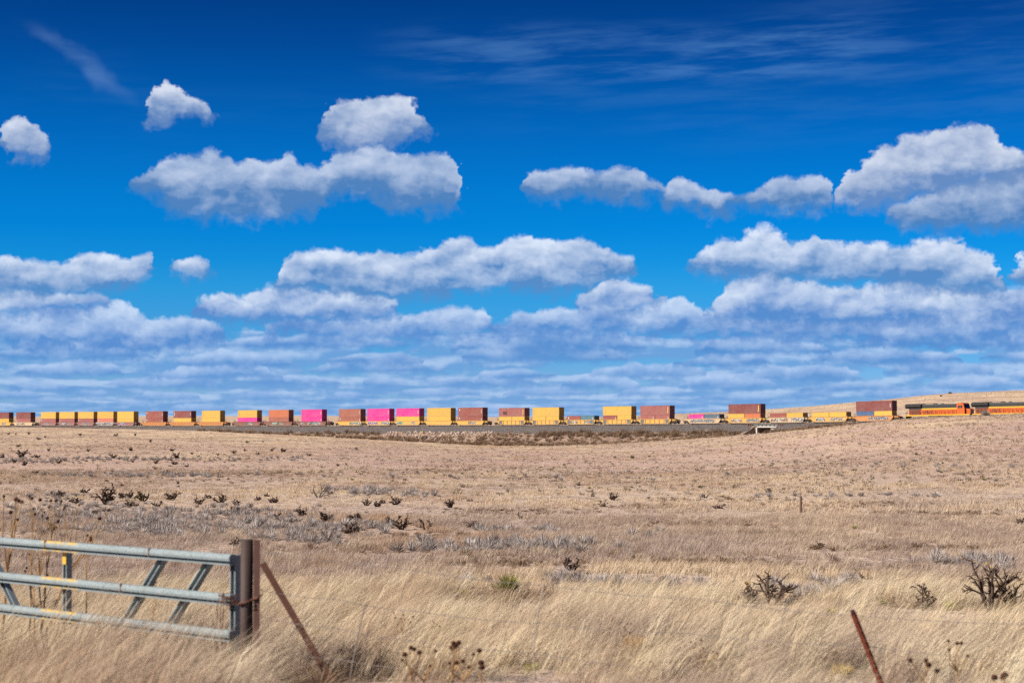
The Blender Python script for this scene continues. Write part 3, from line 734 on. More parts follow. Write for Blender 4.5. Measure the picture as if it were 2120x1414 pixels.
# ------------------------------------------------------------------ well cars
wheel_me = MB().disc((0, 0, 0), .46, .13, 16).mesh('wheel', M_wheel)
sf = MB()
for s in (-1, 1):
    y0, y1 = sorted((s * .92, s * 1.06))
    sf.prism([(-1.25, .34), (-1.1, .62), (-.45, .66), (-.3, .82), (.3, .82), (.45, .66), (1.1, .62), (1.25, .34), (.75, .34), (.55, .22), (-.55, .22), (-.75, .34)], y0, y1)
sf.box(-.3, .3, -.92, .92, .45, .8)
for x in (-.89, .89): sf.tube([(x, -.85, .46), (x, .85, .46)], .08, 6)
side_frame_me = sf.mesh('side_frame', M_dark)
def truck(parent, x):
    o = bpy.data.objects.new('truck', None); COL.objects.link(o); o.parent = parent; o.location = (x, 0, 0)
    link('side_frame', side_frame_me, o)
    for wx in (-.89, .89):
        for wy in (-.76, .76): link('wheel', wheel_me, o, (wx, wy, .46))
    return o
CARCOL = {'orange': (.62, .25, .07), 'yellow': (.74, .40, .075), 'brown': (.23, .085, .06), 'maroon': (.30, .12, .11), 'pale': (.66, .46, .27), 'grey': (.50, .44, .40)}
#        style, colour, graffiti, label, set id
CARS = [
 ('plain', 'yellow', [(2, 3.6, 'white')], 'well car at the left edge with yellow sill and white graffiti', 0),
 ('plain', 'pale', [(-2, 7, 'buff')], 'pale graffitied well car under the second stack from the left', 0),
 ('plain', 'maroon', [(-1, 5, 'grey')], 'maroon well car, leftmost of the close-coupled five', 1),
 ('plain', 'maroon', [(-1.5, 7, 'white')], 'maroon well car with white lettering, second of the close-coupled five', 1),
 ('plain', 'maroon', [(0, 6, 'grey')], 'maroon well car, third of the close-coupled five', 1),
 ('panel', 'grey', [(0, 11, 'white')], 'well car with pale grey panels under the coral container', 1),
 ('plain', 'maroon', [(-2, 6, 'lilac')], 'maroon well car under the all-yellow stack at far left', 1),
 ('ribbed', 'orange', [], 'orange ribbed well car under the brick red pair', 2),
 ('ribbed', 'orange', [], 'orange ribbed well car under maroon over yellow', 2),
 ('ribbed', 'orange', [], 'orange ribbed well car under the yellow pair', 2),
 ('plain', 'brown', [(1.2, 4.2, 'white')], 'brown well car with white graffiti under yellow over magenta', 3),
 ('plain', 'brown', [(-1, 7.0, 'lime')], 'brown well car with long white and lime graffiti under rust containers', 3),
 ('plain', 'brown', [(1.5, 8.0, 'white'), (-5.8, 2.5, 'grey')], 'brown well car with white graffiti under the lone magenta stack', 3),
 ('plain', 'yellow', [(3.5, 7.0, 'lime')], 'yellow well car with pale lime graffiti under the rust brown stack', 4),
 ('plain', 'yellow', [(-3.0, 6.0, 'lilac'), (4.2, 5.0, 'white')], 'yellow well car covered in lilac and white graffiti', 4),
 ('plain', 'yellow', [(-4.2, 4.0, 'green'), (3.0, 1.8, 'white')], 'yellow well car with green graffiti under magenta over yellow', 4),
 ('plain', 'yellow', [], 'clean yellow well car under the all-yellow stack near the middle', 4),
 ('plain', 'yellow', [(1.0, 4.0, 'buff')], 'yellow well car under the brick red stack near the middle', 4),
 ('panel', 'yellow', [], 'yellow panelled well car under the maroon container with dark square', 5),
 ('panel', 'yellow', [], 'yellow panelled well car under the three all-yellow containers', 5),
 ('panel', 'yellow', [(-3, 4.0, 'buff'), (4, 4.5, 'white')], 'yellow panelled well car with graffiti under the low red and teal pair', 5),
 ('panel', 'yellow', [], 'yellow panelled well car under the yellow over red and yellow stack', 5),
 ('panel', 'yellow', [], 'yellow panelled well car under the dusty maroon stack', 5),
 ('plain', 'pale', [(-.5, 10, 'grey')], 'orange and grey well car under the low magenta and slate pair', 6),
 ('plain', 'yellow', [(-3, 4.5, 'buff'), (3.4, 5.0, 'grey')], 'yellow graffitied well car standing over the bridge', 6),
 ('plain', 'pale', [(-2.5, 6.5, 'buff'), (4.2, 4.4, 'white')], 'pale graffitied well car under the low red and yellow pair', 6),
 ('plain', 'yellow', [(-3.0, 3.4, 'white'), (3, 5.0, 'buff')], 'yellow graffitied well car under the low all-yellow pair', 6),
 ('plain', 'orange', [(1.5, 7, 'grey')], 'orange well car next to the locomotives with grey graffiti', 6)]
for i, (style, cc, gr, lab, sid) in enumerate(CARS):
    t = MIDS[i]
    lp = MIDS[i] - MIDS[i - 1] if i and CARS[i - 1][4] == sid else None
    rp = MIDS[i + 1] - MIDS[i] if i + 1 < len(CARS) and CARS[i + 1][4] == sid else None
    half = (lp or rp) / 2 if (lp or rp) else 8
    hl, hr = (lp / 2 if lp else half + .5), (rp / 2 if rp else half + .5)
    sl = math.atan((rail_z(t + 7) - rail_z(t - 7)) / 14)
    o = thing('well_car', lab, 'rail car', track_pt(t), (0, -sl, TRACK_ROT), 'well cars of the freight train')
    col = CARCOL[cc]; B = max(6.7, half - 1.25) if style != 'ribbed' else half - 1.15
    for s in (-1, 1):
        y0, y1 = sorted((s * 1.30, s * 1.36))
        p = MB().prism([(-B, 1.15), (-B + .9, .22), (B - .9, .22), (B, 1.15), (B, 1.5), (-B, 1.5)], y0, y1)
        link('side_panel', p.mesh('side_panel', M_car), o, color=col)
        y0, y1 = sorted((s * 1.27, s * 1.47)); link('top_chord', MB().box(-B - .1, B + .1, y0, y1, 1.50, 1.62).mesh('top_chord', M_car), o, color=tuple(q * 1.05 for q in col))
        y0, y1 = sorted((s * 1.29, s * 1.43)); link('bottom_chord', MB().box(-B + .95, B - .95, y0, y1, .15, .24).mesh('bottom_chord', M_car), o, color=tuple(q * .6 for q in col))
    if style == 'ribbed':
        n = 20; me = MB().box(-.09, .09, -1.45, -1.36, .26, 1.49).mesh('rib', M_car)
        for k in range(n): link('rib', me, o, (-B + 1.1 + k * (2 * B - 2.2) / (n - 1), 0, 0), tuple(q * (1.25 if k % 2 else .8) for q in col))
    if style == 'panel':
        me = MB().box(-.10, .10, -1.46, -1.36, .26, 1.49).mesh('rib', M_car)
        for k in range(7): link('rib', me, o, (-B + 1.0 + k * (2 * B - 2.0) / 6, 0, 0), tuple(q * .62 for q in col))
        if cc == 'yellow':
            me = MB().box(-.62, .62, -1.385, -1.361, .3, 1.42).mesh('end_panel', M_patch)
            for s in (-1, 1): link('end_panel', me, o, (s * (B - 1.75), 0, 0))
    for s, h in ((-1, hl), (1, hr)):
        x0, x1 = sorted((s * B, s * (h - .15)))
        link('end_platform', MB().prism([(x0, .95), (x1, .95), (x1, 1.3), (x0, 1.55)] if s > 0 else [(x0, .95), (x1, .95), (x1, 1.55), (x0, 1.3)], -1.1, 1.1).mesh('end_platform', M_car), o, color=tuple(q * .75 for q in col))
        gm = MB(); gx = s * (B + .35)
        for y in (-1.05, -.4): gm.tube([(gx, y, 1.3), (gx, y, 2.45)], .035, 5)
        gm.tube([(gx, -1.05, 2.4), (gx, -.4, 2.4)], .035, 5)
        gm.build('handrail', M_dark, o)
        MB().tube([(s * (B + .55), -.5, 1.35), (s * (B + .55), -.5, 1.9)], .14, 8).build('brake_cylinder', M_dark, o)
    truck(o, -hl if lp else -(hl - 1.3))
    if not rp: truck(o, hr - 1.3)
    if not lp: MB().box(-hl - 1.0, -hl + .3, -.18, .18, .65, .95).build('coupler', M_dark, o)
    if not rp: MB().box(hr - .3, hr + 1.0, -.18, .18, .65, .95).build('coupler', M_dark, o)
    for gx, gw, gk in gr:
        gm = MB(); n = 12; k0 = len(gm.v)
        for k in range(n + 1):
            x = gx - gw / 2 + gw * k / n; hh = 1.46 - abs(math.sin(k * 2.3 + i)) * .26 - (.35 if k in (0, n) else 0)
            gm.v += [(x, -1.372, .32 + .1 * abs(math.sin(k * 1.7))), (x, -1.372, hh), (x, -1.362, .32), (x, -1.362, hh)]
        for k in range(n):
            a = k * 4; gm.f += [(a, a + 4, a + 5, a + 1), (a + 1, a + 5, a + 7, a + 3)]
        gm.build('graffiti', GRAF[gk], o)

# ------------------------------------------------------------------ locomotives
M_lor = mat('loco_orange', lambda g: g.mix(g.rng(g.noise(ocoord(g), .9, 4)[0], .35, .7), (.74, .135, .010), (.52, .10, .02)), .45, .4)
M_lye = mat('loco_yellow', (.76, .44, .03), .45, .4)
M_lbk = mat('loco_black', lambda g: g.mix(g.noise(ocoord(g), 1.2, 4)[0], (.012, .013, .013), (.05, .05, .048)), .5, .4)
M_lgr = mat('loco_grille', (.05, .05, .05), .8)
M_glass = mat('cab_glass', (.03, .04, .05), .12, .6)
def loco(t, label):
    sl = math.atan((rail_z(t + 9) - rail_z(t - 9)) / 18)
    o = thing('locomotive', label, 'locomotive', track_pt(t), (0, -sl, TRACK_ROT), 'diesel locomotives')
    H = 10.6
    MB().box(-H, H, -1.5, 1.5, 1.22, 1.55).build('underframe', M_lbk, o)
    for s in (-1, 1):
        y0, y1 = sorted((s * 1.503, s * 1.53)); MB().box(-H + .1, H - .3, y0, y1, 1.24, 1.56).build('sill_stripe', M_lye, o)
    ft = MB().prism([(-1.4, .55), (-1.1, .35), (1.1, .35), (1.4, .55), (1.4, 1.2), (-1.4, 1.2)], -3.2, 3.2, 'x'); ft.build('fuel_tank', M_lbk, o)
    for tx in (-7.0, 7.0):
        tr = bpy.data.objects.new('truck', None); COL.objects.link(tr); tr.parent = o; tr.location = (tx, 0, 0)
        m_ = MB()
        for s in (-1, 1):
            y0, y1 = sorted((s * 1.0, s * 1.2)); m_.prism([(-2.6, .5), (-2.4, .85), (2.4, .85), (2.6, .5), (2.2, .45), (-2.2, .45)], y0, y1)
        m_.box(-2.2, 2.2, -1, 1, .6, .95); m_.build('side_frame', M_dark, tr)
        for wx in (-1.9, 0, 1.9):
            for wy in (-.76, .76): link('wheel', wheel_me, tr, (wx, wy, .5))
    # hoods: lower orange, yellow line, black upper
    hood = MB().box(-9.9, 6.2, -1.0, 1.0, 1.56, 3.0); hood.build('hood', M_lor, o)
    MB().box(-5.6, 6.2, -1.012, 1.012, 3.0, 3.34).build('yellow_stripe', M_lye, o)
    MB().prism([(-1.0, 3.345), (1.0, 3.345), (1.0, 4.2), (.8, 4.5), (-.8, 4.5), (-1.0, 4.2)], -6.6, 6.2, 'x').build('upper_hood', M_lbk, o)
    # radiator with wide overhanging wings at the rear
    MB().prism([(-1.02, 3.4), (1.02, 3.4), (1.52, 3.95), (1.52, 4.35), (.8, 4.68), (-.8, 4.68), (-1.52, 4.35), (-1.52, 3.95)], -10.9, -5.6, 'x').build('radiator_wing', M_lbk, o)
    MB().box(-9.85, -5.7, -1.03, 1.03, 3.0, 3.42).build('radiator_grille', M_lgr, o)
    MB().box(-9.7, -6.0, -1.02, -1.003, 1.62, 2.95).build('rear_louvre', M_lgr, o)
    for k in range(8): MB().box(-9.5 + k * .45, -9.38 + k * .45, -1.05, -1.021, 1.62, 2.95).build('louvre_bar', M_lor, o)
    for x0 in (-5.0, -3.4, -1.8, -.2, 1.4, 3.0, 4.6):
        MB().box(x0, x0 + 1.42, -1.022, -1.003, 1.7, 2.9).build('hood_door', M_lor, o)
    MB().box(1.2, 3.3, -1.02, 1.02, 3.5, 4.1).build('intake_grille', M_lgr, o)
    MB().box(4.1, 4.9, -1.03, -1.002, 3.5, 4.1).build('equipment_vent', M_lgr, o)
    MB().box(-2.2, -1.2, -.4, .4, 4.45, 4.72).build('exhaust_stack', M_lbk, o); MB().box(.3, 1.0, -.3, .3, 4.45, 4.7).build('fan_housing', M_lbk, o)
    # cab and nose
    MB().prism([(6.2, 1.56), (8.7, 1.56), (8.7, 3.1), (8.35, 4.35), (8.0, 4.62), (6.5, 4.62), (6.2, 4.4)], -1.5, 1.5).build('cab', M_lor, o)
    MB().prism([(6.3, 4.40), (8.36, 4.36), (8.02, 4.66), (6.5, 4.66)], -1.52, 1.52).build('cab_roof', M_lor, o)
    for x0, x1 in ((6.6, 7.25), (7.4, 8.05)): MB().box(x0, x1, -1.53, -1.502, 3.2, 3.95).build('side_window', M_glass, o)
    MB().prism([(8.71, 3.15), (8.735, 3.15), (8.40, 4.32), (8.375, 4.32)], -1.3, 1.3).build('windscreen', M_glass, o)
    MB().prism([(8.72, 1.56), (10.2, 1.56), (10.2, 2.7), (9.9, 3.0), (8.72, 3.05)], -.9, .9).build('nose', M_lor, o)
    MB().prism([(10.205, 1.7), (10.23, 1.7), (10.23, 2.6), (10.205, 2.6)], -.7, .7).build('nose_door', M_lye, o)
    for s in (-1, 1):
        MB().prism([(s * 10.6, .25), (s * 10.95, .2), (s * 10.7, 1.25), (s * 10.6, 1.25)], -1.35, 1.35).build('pilot', M_lbk, o)
        MB().box(*sorted((s * 10.6, s * 11.3)), -.18, .18, .65, .95).build('coupler', M_dark, o)
        for y in (-1.35, -.9): MB().tube([(s * 10.7, y, .5), (s * 10.7, y, 2.6)], .03, 5).build('grab_iron', M_lbk, o)
    for k in range(13): MB().tube([(-10.2 + k * 1.36, -1.46, 1.56), (-10.2 + k * 1.36, -1.46, 2.65)], .06, 5).build('handrail_post', M_lbk, o)
    MB().tube([(-10.2, -1.46, 2.65), (6.1, -1.46, 2.65)], .028, 5).build('handrail', M_lbk, o)
    MB().tube([(7.2, -.3, 4.66), (7.2, -.3, 4.85)], .12, 6).build('horn', M_lbk, o)
    # painted lettering on the long hood
    tcu = bpy.data.curves.new('lettering', 'FONT'); tcu.body = 'BNSF'; tcu.size = 1.15; tcu.extrude = .004; tcu.shear = .3
    to = bpy.data.objects.new('lettering', tcu); COL.objects.link(to)
    me = bpy.data.meshes.new_from_object(to); bpy.data.objects.remove(to); me.materials.clear(); me.materials.append(M_lbk)
    q = link('lettering', me, o, (-4.7, -1.03, 2.0)); q.rotation_euler = (math.pi / 2, 0, 0)
    MB().prism([(-5.0, 1.82), (-1.6, 1.86), (-1.2, 1.94), (-5.0, 1.90)], -1.034, -1.026).build('swoosh', M_lbk, o)
    return o
loco(171.7, 'orange and black diesel locomotive coupled behind another, cab facing right')
loco(193.4, 'leading orange diesel locomotive cut off by the right edge')

# ------------------------------------------------------------------ scattering with geometry nodes
SRC = bpy.data.collections.new('plant_sources')
def scatter(name, pts, rot, scl, sources, label, cat, lean=None):
    """one object of uncountable ground cover: every point carries one small plant"""
    me = bpy.data.meshes.new(name); n = len(pts)
    me.vertices.add(n); me.vertices.foreach_set('co', np.asarray(pts, np.float32).ravel())
    a = me.attributes.new('rot', 'FLOAT_VECTOR', 'POINT'); a.data.foreach_set('vector', np.asarray(rot, np.float32).ravel())
    a = me.attributes.new('scl', 'FLOAT_VECTOR', 'POINT'); a.data.foreach_set('vector', np.asarray(scl, np.float32).ravel())
    a = me.attributes.new('idx', 'INT', 'POINT'); a.data.foreach_set('value', np.random.randint(0, len(sources), n).astype(np.int32))
    o = link(name, me); tag(o, label, cat); kind(o, 'stuff')
    c = bpy.data.collections.new(name + '_kinds')
    for i, m in enumerate(sources):
        so = bpy.data.objects.new('%s_kind_%02d' % (name, i), m); c.objects.link(so)
    ng = bpy.data.node_groups.new(name, 'GeometryNodeTree')
    ng.interface.new_socket('Geometry', in_out='INPUT', socket_type='NodeSocketGeometry'); ng.interface.new_socket('Geometry', in_out='OUTPUT', socket_type='NodeSocketGeometry')
    N = ng.nodes; gi = N.new('NodeGroupInput'); go = N.new('NodeGroupOutput'); ip = N.new('GeometryNodeInstanceOnPoints'); ci = N.new('GeometryNodeCollectionInfo')
    ci.inputs['Collection'].default_value = c; ci.inputs['Separate Children'].default_value = True; ci.inputs['Reset Children'].default_value = True
    def at(nm, ty):
        q = N.new('GeometryNodeInputNamedAttribute'); q.data_type = ty; q.inputs['Name'].default_value = nm; return q.outputs['Attribute']
    l = ng.links.new
    l(gi.outputs[0], ip.inputs['Points']); l(ci.outputs[0], ip.inputs['Instance']); ip.inputs['Pick Instance'].default_value = True
    l(at('idx', 'INT'), ip.inputs['Instance Index'])
    l(at('rot', 'FLOAT_VECTOR'), ip.inputs['Rotation']); l(at('scl', 'FLOAT_VECTOR'), ip.inputs['Scale'])
    l(ip.outputs[0], go.inputs[0])
    md = o.modifiers.new('scatter', 'NODES'); md.node_group = ng
    return o

rs = np.random.RandomState(11); np.random.seed(5)
def tuft(n, h, spread, width, lean, curl, m, hv=.35):
    """n bent blades leaning mostly towards +x"""
    V = []; Fc = []
    for i in range(n):
        a = rs.rand() * 6.283; r = spread * math.sqrt(rs.rand()); hh = h * (1 - hv + 2 * hv * rs.rand())
        bx, by = math.cos(a) * r, math.sin(a) * r
        dxn = lean * (.55 + .9 * rs.rand()) + .35 * math.cos(a) * curl + rs.randn() * .12; dyn = .35 * math.sin(a) * curl + rs.randn() * .16
        wv = rs.rand() * 6.283; wx, wy = math.cos(wv) * width / 2, math.sin(wv) * width / 2
        k = len(V)
        V += [(bx - wx, by - wy, -.03), (bx + wx, by + wy, -.03),
              (bx + dxn * hh * .28 - wx * .8, by + dyn * hh * .28 - wy * .8, hh * .52), (bx + dxn * hh * .28 + wx * .8, by + dyn * hh * .28 + wy * .8, hh * .52),
              (bx + dxn * hh * .78, by + dyn * hh * .78, hh * (1 - .12 * abs(dxn)))]
        Fc += [(k, k + 1, k + 3, k + 2), (k + 2, k + 3, k + 4)]
    me = bpy.data.meshes.new('tuft'); me.from_pydata(V, [], Fc); me.materials.append(m); me.update(); return me

def spread_points(n, y0, y1, margin=1.12, power=2.0):
    """even over the ground inside the view's wedge (a little wider than the frame)"""
    Y = (y0 ** power + rs.rand(n) * (y1 ** power - y0 ** power)) ** (1 / power)
    X = (rs.rand(n) * 2 - 1) * .2572 * margin * Y
    return X, Y
def rots(n, yaw=.5, tilt=.12):
    return np.stack([rs.randn(n) * tilt, rs.randn(n) * tilt, rs.randn(n) * yaw], 1)
def scl(n, lo, hi, zv=.25):
    s = lo + (hi - lo) * rs.rand(n); return np.stack([s, s, s * (1 + zv * rs.randn(n)).clip(.5, 1.6)], 1)
def on_ground(X, Y, dz=0.0): return np.stack([X, Y, height(X, Y) + dz], 1)
def off_track(X, Y, lim=6.5):
    d = -X * TS + (Y - 681) * TC; return d < -lim

OBST = []            # plants and posts the grass must leave room for: x, y, half width
SAGE_CELLS = set()
def thin(X, Y, s, reach=2.6, k=.22):
    """shorter grass right around and just in front of each plant that stands out in the picture"""
    for ox, oy, hw in OBST:
        rc = reach + max(0, oy - 25) * .10
        sel = np.nonzero((np.abs(Y - oy + rc * .5) < rc * .5 + .2 + oy * .01) & (X - ox < hw + .15) & (ox - X < hw + .55))[0]
        s[sel, 2] *= k; s[sel, :2] *= .6
    c = np.array([(int(math.floor(a)), int(math.floor(b))) in SAGE_CELLS for a, b in zip(X, Y)]); s[c, 2] *= .5
    return s
def place_grass():
    tall = [tuft(56, .36, .20, .006, 1.0, .8, M_grass, .45) for _ in range(6)] + [tuft(40, .54, .12, .0055, 1.2, .5, M_grass, .4) for _ in range(4)]
    mediumg = [tuft(44, .22, .24, .009, .8, .9, M_grass) for _ in range(6)]
    shortg = [tuft(30, .18, .34, .018, .6, 1.0, M_grass) for _ in range(6)]
    farg = [tuft(20, .20, .5, .045, .45, 1.0, M_grass) for _ in range(5)]
    X, Y = spread_points(16000, 12.5, 44, 1.25)
    cl = fbm(X / 1.6, Y / 1.6, 3, 21) + .5; c2_ = fbm(X / .7, Y / .7, 2, 25); keep = rs.rand(len(X)) < np.clip(.30 + 2.6 * (cl - .40) + 1.4 * c2_, .10, 1); X, Y, cl = X[keep], Y[keep], cl[keep]
    s = scl(len(X), .45, 1.2); s *= (0.22 + 1.15 * cl)[:, None]; s[Y > 30] *= .85; s[(Y > 19) & (X > -1.5)] *= .88
    s[(Y < 19.0) & (X > -2.0)] *= .62; s[(Y < 17.0) & (X <= -2.0)] *= .95
    scatter('tall_grass', on_ground(X, Y), rots(len(X)), thin(X, Y, s), tall, 'tall blond dry grass leaning right around the gate', 'grass')
    # dead brown tangles and bare patches between the clumps
    tang = [bush(70, .16, .30, .007, M_weed) for _ in range(4)]
    X, Y = spread_points(4200, 13, 46, 1.2); cl = fbm(X / 2.2, Y / 2.2, 3, 91); k = cl > .04; X, Y = X[k], Y[k]
    scatter('dead_tangle', on_ground(X, Y), rots(len(X), 3), scl(len(X), .6, 1.5), tang, 'dead brown tangles low in the near grass', 'grass')
    # long wind-combed stems standing out of it in drifts
    stems = [tuft(22, .52, .15, .008, 1.35, .4, M_stalks, .4) for _ in range(5)]
    X, Y = spread_points(8500, 14, 46, 1.2); cl = fbm(X / 2.6, Y / 2.6, 2, 77) + .5; keep = rs.rand(len(X)) < np.clip((cl - .42) * 5, .03, 1); X, Y = X[keep], Y[keep]
    s = scl(len(X), .55, 1.0); s[(Y < 19.5) & (X > -2)] *= .7
    scatter('long_stems', on_ground(X, Y), rots(len(X), .25, .08), thin(X, Y, s), stems, 'long pale grass stems combed to the right in drifts', 'grass')
    X, Y = spread_points(30000, 38, 105, 1.15)
    cl = fbm(X / 4, Y / 4, 3, 22) + .5; keep = rs.rand(len(X)) < np.clip(.3 + 1.6 * (cl - .3), .2, 1); X, Y, cl = X[keep], Y[keep], cl[keep]
    s = scl(len(X), .6, 1.15); s[:, 2] *= .5 + .9 * cl
    scatter('pasture_grass', on_ground(X, Y), rots(len(X), .6), thin(X, Y, s, 3.5), mediumg, 'short mauve and straw pasture grass beyond the gate', 'grass')
    X, Y = spread_points(36000, 95, 260, 1.12)
    cl = fbm(X / 9, Y / 9, 3, 23) + .5; keep = rs.rand(len(X)) < np.clip(.15 + 1.9 * (cl - .3), .1, 1); X, Y, cl = X[keep], Y[keep], cl[keep]
    s = scl(len(X), .6, 1.2); s[:, 2] *= .5 + .7 * cl
    scatter('flat_grass', on_ground(X, Y), rots(len(X), .7), thin(X, Y, s, 6.0), shortg, 'pale straw grass covering the flats', 'grass')
    X, Y = spread_points(42000, 240, 900, 1.1, 1.7)
    k = off_track(X, Y); X, Y = X[k], Y[k]
    cl = fbm(X / 16, Y / 16, 3, 24) + .5; keep = rs.rand(len(X)) < np.clip(.1 + 2.0 * (cl - .32), .08, 1); X, Y = X[keep], Y[keep]
    scatter('distant_grass', on_ground(X, Y), rots(len(X), .8), scl(len(X), .5, 1.25), farg, 'thin tan grass on the distant slopes before the railway', 'grass')
    # dark little tussocks that speckle the slopes, also on the hill behind the train
    tus = [tuft(26, .26, .30, .05, .25, 1.6, M_tuss, .3) for _ in range(5)]
    X, Y = spread_points(17000, 150, 620, 1.1, 1.5); k = off_track(X, Y, 12); X, Y = X[k], Y[k]
    w_ = np.clip(.35 + (X / Y) * 2.2, .15, 1); keep = rs.rand(len(X)) < w_ * (fbm(X / 30, Y / 30, 3, 31) + .75); X, Y = X[keep], Y[keep]
    scatter('tussocks', on_ground(X, Y), rots(len(X), 3), scl(len(X), .4, 1.05), tus, 'dark tufts speckling the slopes before the railway', 'grass')
    Y = 620 + rs.rand(5500) * 480; X = Y * (.06 + .24 * rs.rand(5500)); d = -X * TS + (Y - 681) * TC; k = d > 9; X, Y = X[k], Y[k]
    scatter('hill_tussocks', on_ground(X, Y), rots(len(X), 3), scl(len(X), .3, .75), tus, 'dark tufts on the tan hill behind the locomotives', 'grass')

# grey brush in patches
def bush(n, h, wd, width, m):
    """twigs radiating from one foot into a dome"""
    V = []; Fc = []
    for i in range(n):
        a = rs.rand() * 6.283; e = math.acos(1 - rs.rand() * .92); q = .75 + .4 * rs.rand()
        d = np.array([math.cos(a) * math.sin(e) * wd, math.sin(a) * math.sin(e) * wd, math.cos(e) * h]) * q
        b = np.array([math.cos(a), math.sin(a), 0]) * .05 * rs.rand(); wv = rs.rand() * 6.283
        o = np.array([math.cos(wv), math.sin(wv), .3]) * width / 2; k = len(V)
        m1 = b + d * .55 + np.array([0, 0, .03 * h])
        V += [tuple(b - o * .5), tuple(b + o * .5), tuple(m1 - o), tuple(m1 + o), tuple(b + d)]
        Fc += [(k, k + 1, k + 3, k + 2), (k + 2, k + 3, k + 4)]
    me = bpy.data.meshes.new('bush'); me.from_pydata(V, [], Fc); me.materials.append(m); me.update(); return me
sage = [bush(120, .36, .34, .020, M_sage) for _ in range(5)]
SAGE = [(400,1076,260,24,260), (150,1066,170,28,150), (300,1098,200,16,150), (600,1094,160,20,170), (530,1062,120,10,60), (770,1019,66,5,70), (860,1026,40,4,20), (1020,1102,32,6,22), (1125,1102,30,5,16),
        (1100,1134,120,9,120), (930,1142,90,6,30), (770,1091,70,5,40), (1250,1211,80,8,60), (1150,1202,26,5,10), (985,1206,26,4,10), (1655,1234,60,10,50), (1995,1166,90,8,60), (1730,1212,50,8,20), (2080,1186,60,6,16),
        (1420,1214,30,6,14), (350,951,360,4,240), (60,956,120,4,80), (320,984,260,5,120), (900,1134,60,6,20), (1700,1028,300,5,40), (1330,1110,30,5,10), (640,1120,60,10,30), (120,1030,110,9,35), (1200,985,380,9,50), (1800,965,280,20,60)]
PX = []
for cx, cy, wx, wy, n in SAGE:
    for _ in range(int(n * .8)):
        p, _s = ground_px(cx + rs.randn() * wx * .5, max(905, cy + rs.randn() * wy * .55)); PX.append(p)
PX = np.array([tuple(p) for p in PX]); PX[:, :2] += rs.randn(len(PX), 2) * .3; PX[:, 2] = height(PX[:, 0], PX[:, 1])
sc_ = scl(len(PX), .5, 1.2); far_ = np.hypot(PX[:, 0], PX[:, 1]) > 150; sc_[np.hypot(PX[:, 0], PX[:, 1]) < 62] *= .75; sc_[far_] *= 1.3
for a_, b_ in PX[:, :2]: SAGE_CELLS.add((int(math.floor(a_)), int(math.floor(b_))))
scatter('grey_brush', PX, rots(len(PX), 3), sc_, sage, 'low grey brush in patches across the pasture', 'brush')

# rust and brown stubble in long low bands
stub = [bush(60, .20, .34, .022, M_weed) for _ in range(4)]
BROWN = [(1480,1085,140,4,150), (1560,1108,140,5,170), (1800,1045,140,5,70), (1650,1122,220,6,160), (1900,1137,220,5,160), (1250,1150,220,7,130), (1450,1166,220,8,150), (1750,1186,260,6,150), (1350,1048,120,4,60), (1050,1060,200,6,70),
         (250,925,180,3,90), (520,980,240,5,150), (130,984,120,4,60), (900,975,260,6,110), (1000,1165,200,10,110), (700,1140,160,8,60), (1500,1035,200,4,70), (1950,1065,160,6,90), (900,1112,200,6,70)]
PB = []
for cx, cy, wx, wy, n in BROWN:
    for _ in range(n):
        p, _s = ground_px(cx + rs.randn() * wx * .5, max(905, cy + rs.randn() * wy * .6)); PB.append(tuple(p))
PB = np.array(PB); PB[:, :2] += rs.randn(len(PB), 2) * .25; PB[:, 2] = height(PB[:, 0], PB[:, 1])
sb_ = scl(len(PB), .4, 1.0); sb_[np.hypot(PB[:, 0], PB[:, 1]) > 150] *= 1.4
scatter('brown_stubble', PB, rots(len(PB), 3), sb_, stub, 'rust brown stubble in low bands across the pasture', 'brush')

# weeds and rubble on the railway bank
weed = [tuft(46, .9, .55, .07, .45, 1.4, M_weed, .4) for _ in range(4)]
T = []; 
for t0, t1, n, d0, d1 in ((-165, -60, 260, -13, -6.5), (-70, 5, 300, -22, -10), (-5, 106, 620, -21, -7.5), (118, 150, 130, -14, -6), (20, 105, 260, -10, -6.5)):
    for _ in range(n):
        t = t0 + rs.rand() * (t1 - t0); d = d0 + rs.rand() * (d1 - d0)
        zz = float(np.interp(-d, [0, 4, 6, 8.5, 14, 22, 30], [-1.2, -1.5, -2.55, -3.5, -6.0, -9.3, -12.5])) + .1
        p = track_pt(t, d, zz); p.z = max(p.z, hz(p.x, p.y)); T.append(tuple(p))
scatter('bank_weeds', T, rots(len(T), .8), scl(len(T), .4, 1.25), weed, 'brown weeds growing on the railway bank', 'weeds')
rock = []
for _ in range(4): rock.append(MB().blob((0, 0, .1), (.42, .34, .26), 6, .28).mesh('rubble', M_rock))
T = []
for _ in range(520):
    t = -58 + rs.rand() * 56; d = -5.8 - 8.0 * rs.rand() ** 1.5
    if t > -8 and rs.rand() < .5: d = -6 - rs.rand() * 3
    T.append(tuple(track_pt(t, d, float(np.interp(-d, [4, 6, 8.5, 14], [-1.5, -2.45, -3.45, -5.9])))))
scatter('bank_rubble', T, rots(len(T), 3, .4), scl(len(T), .3, 1.2, .3), rock, 'pale pink rubble spilled down the railway bank', 'rubble')
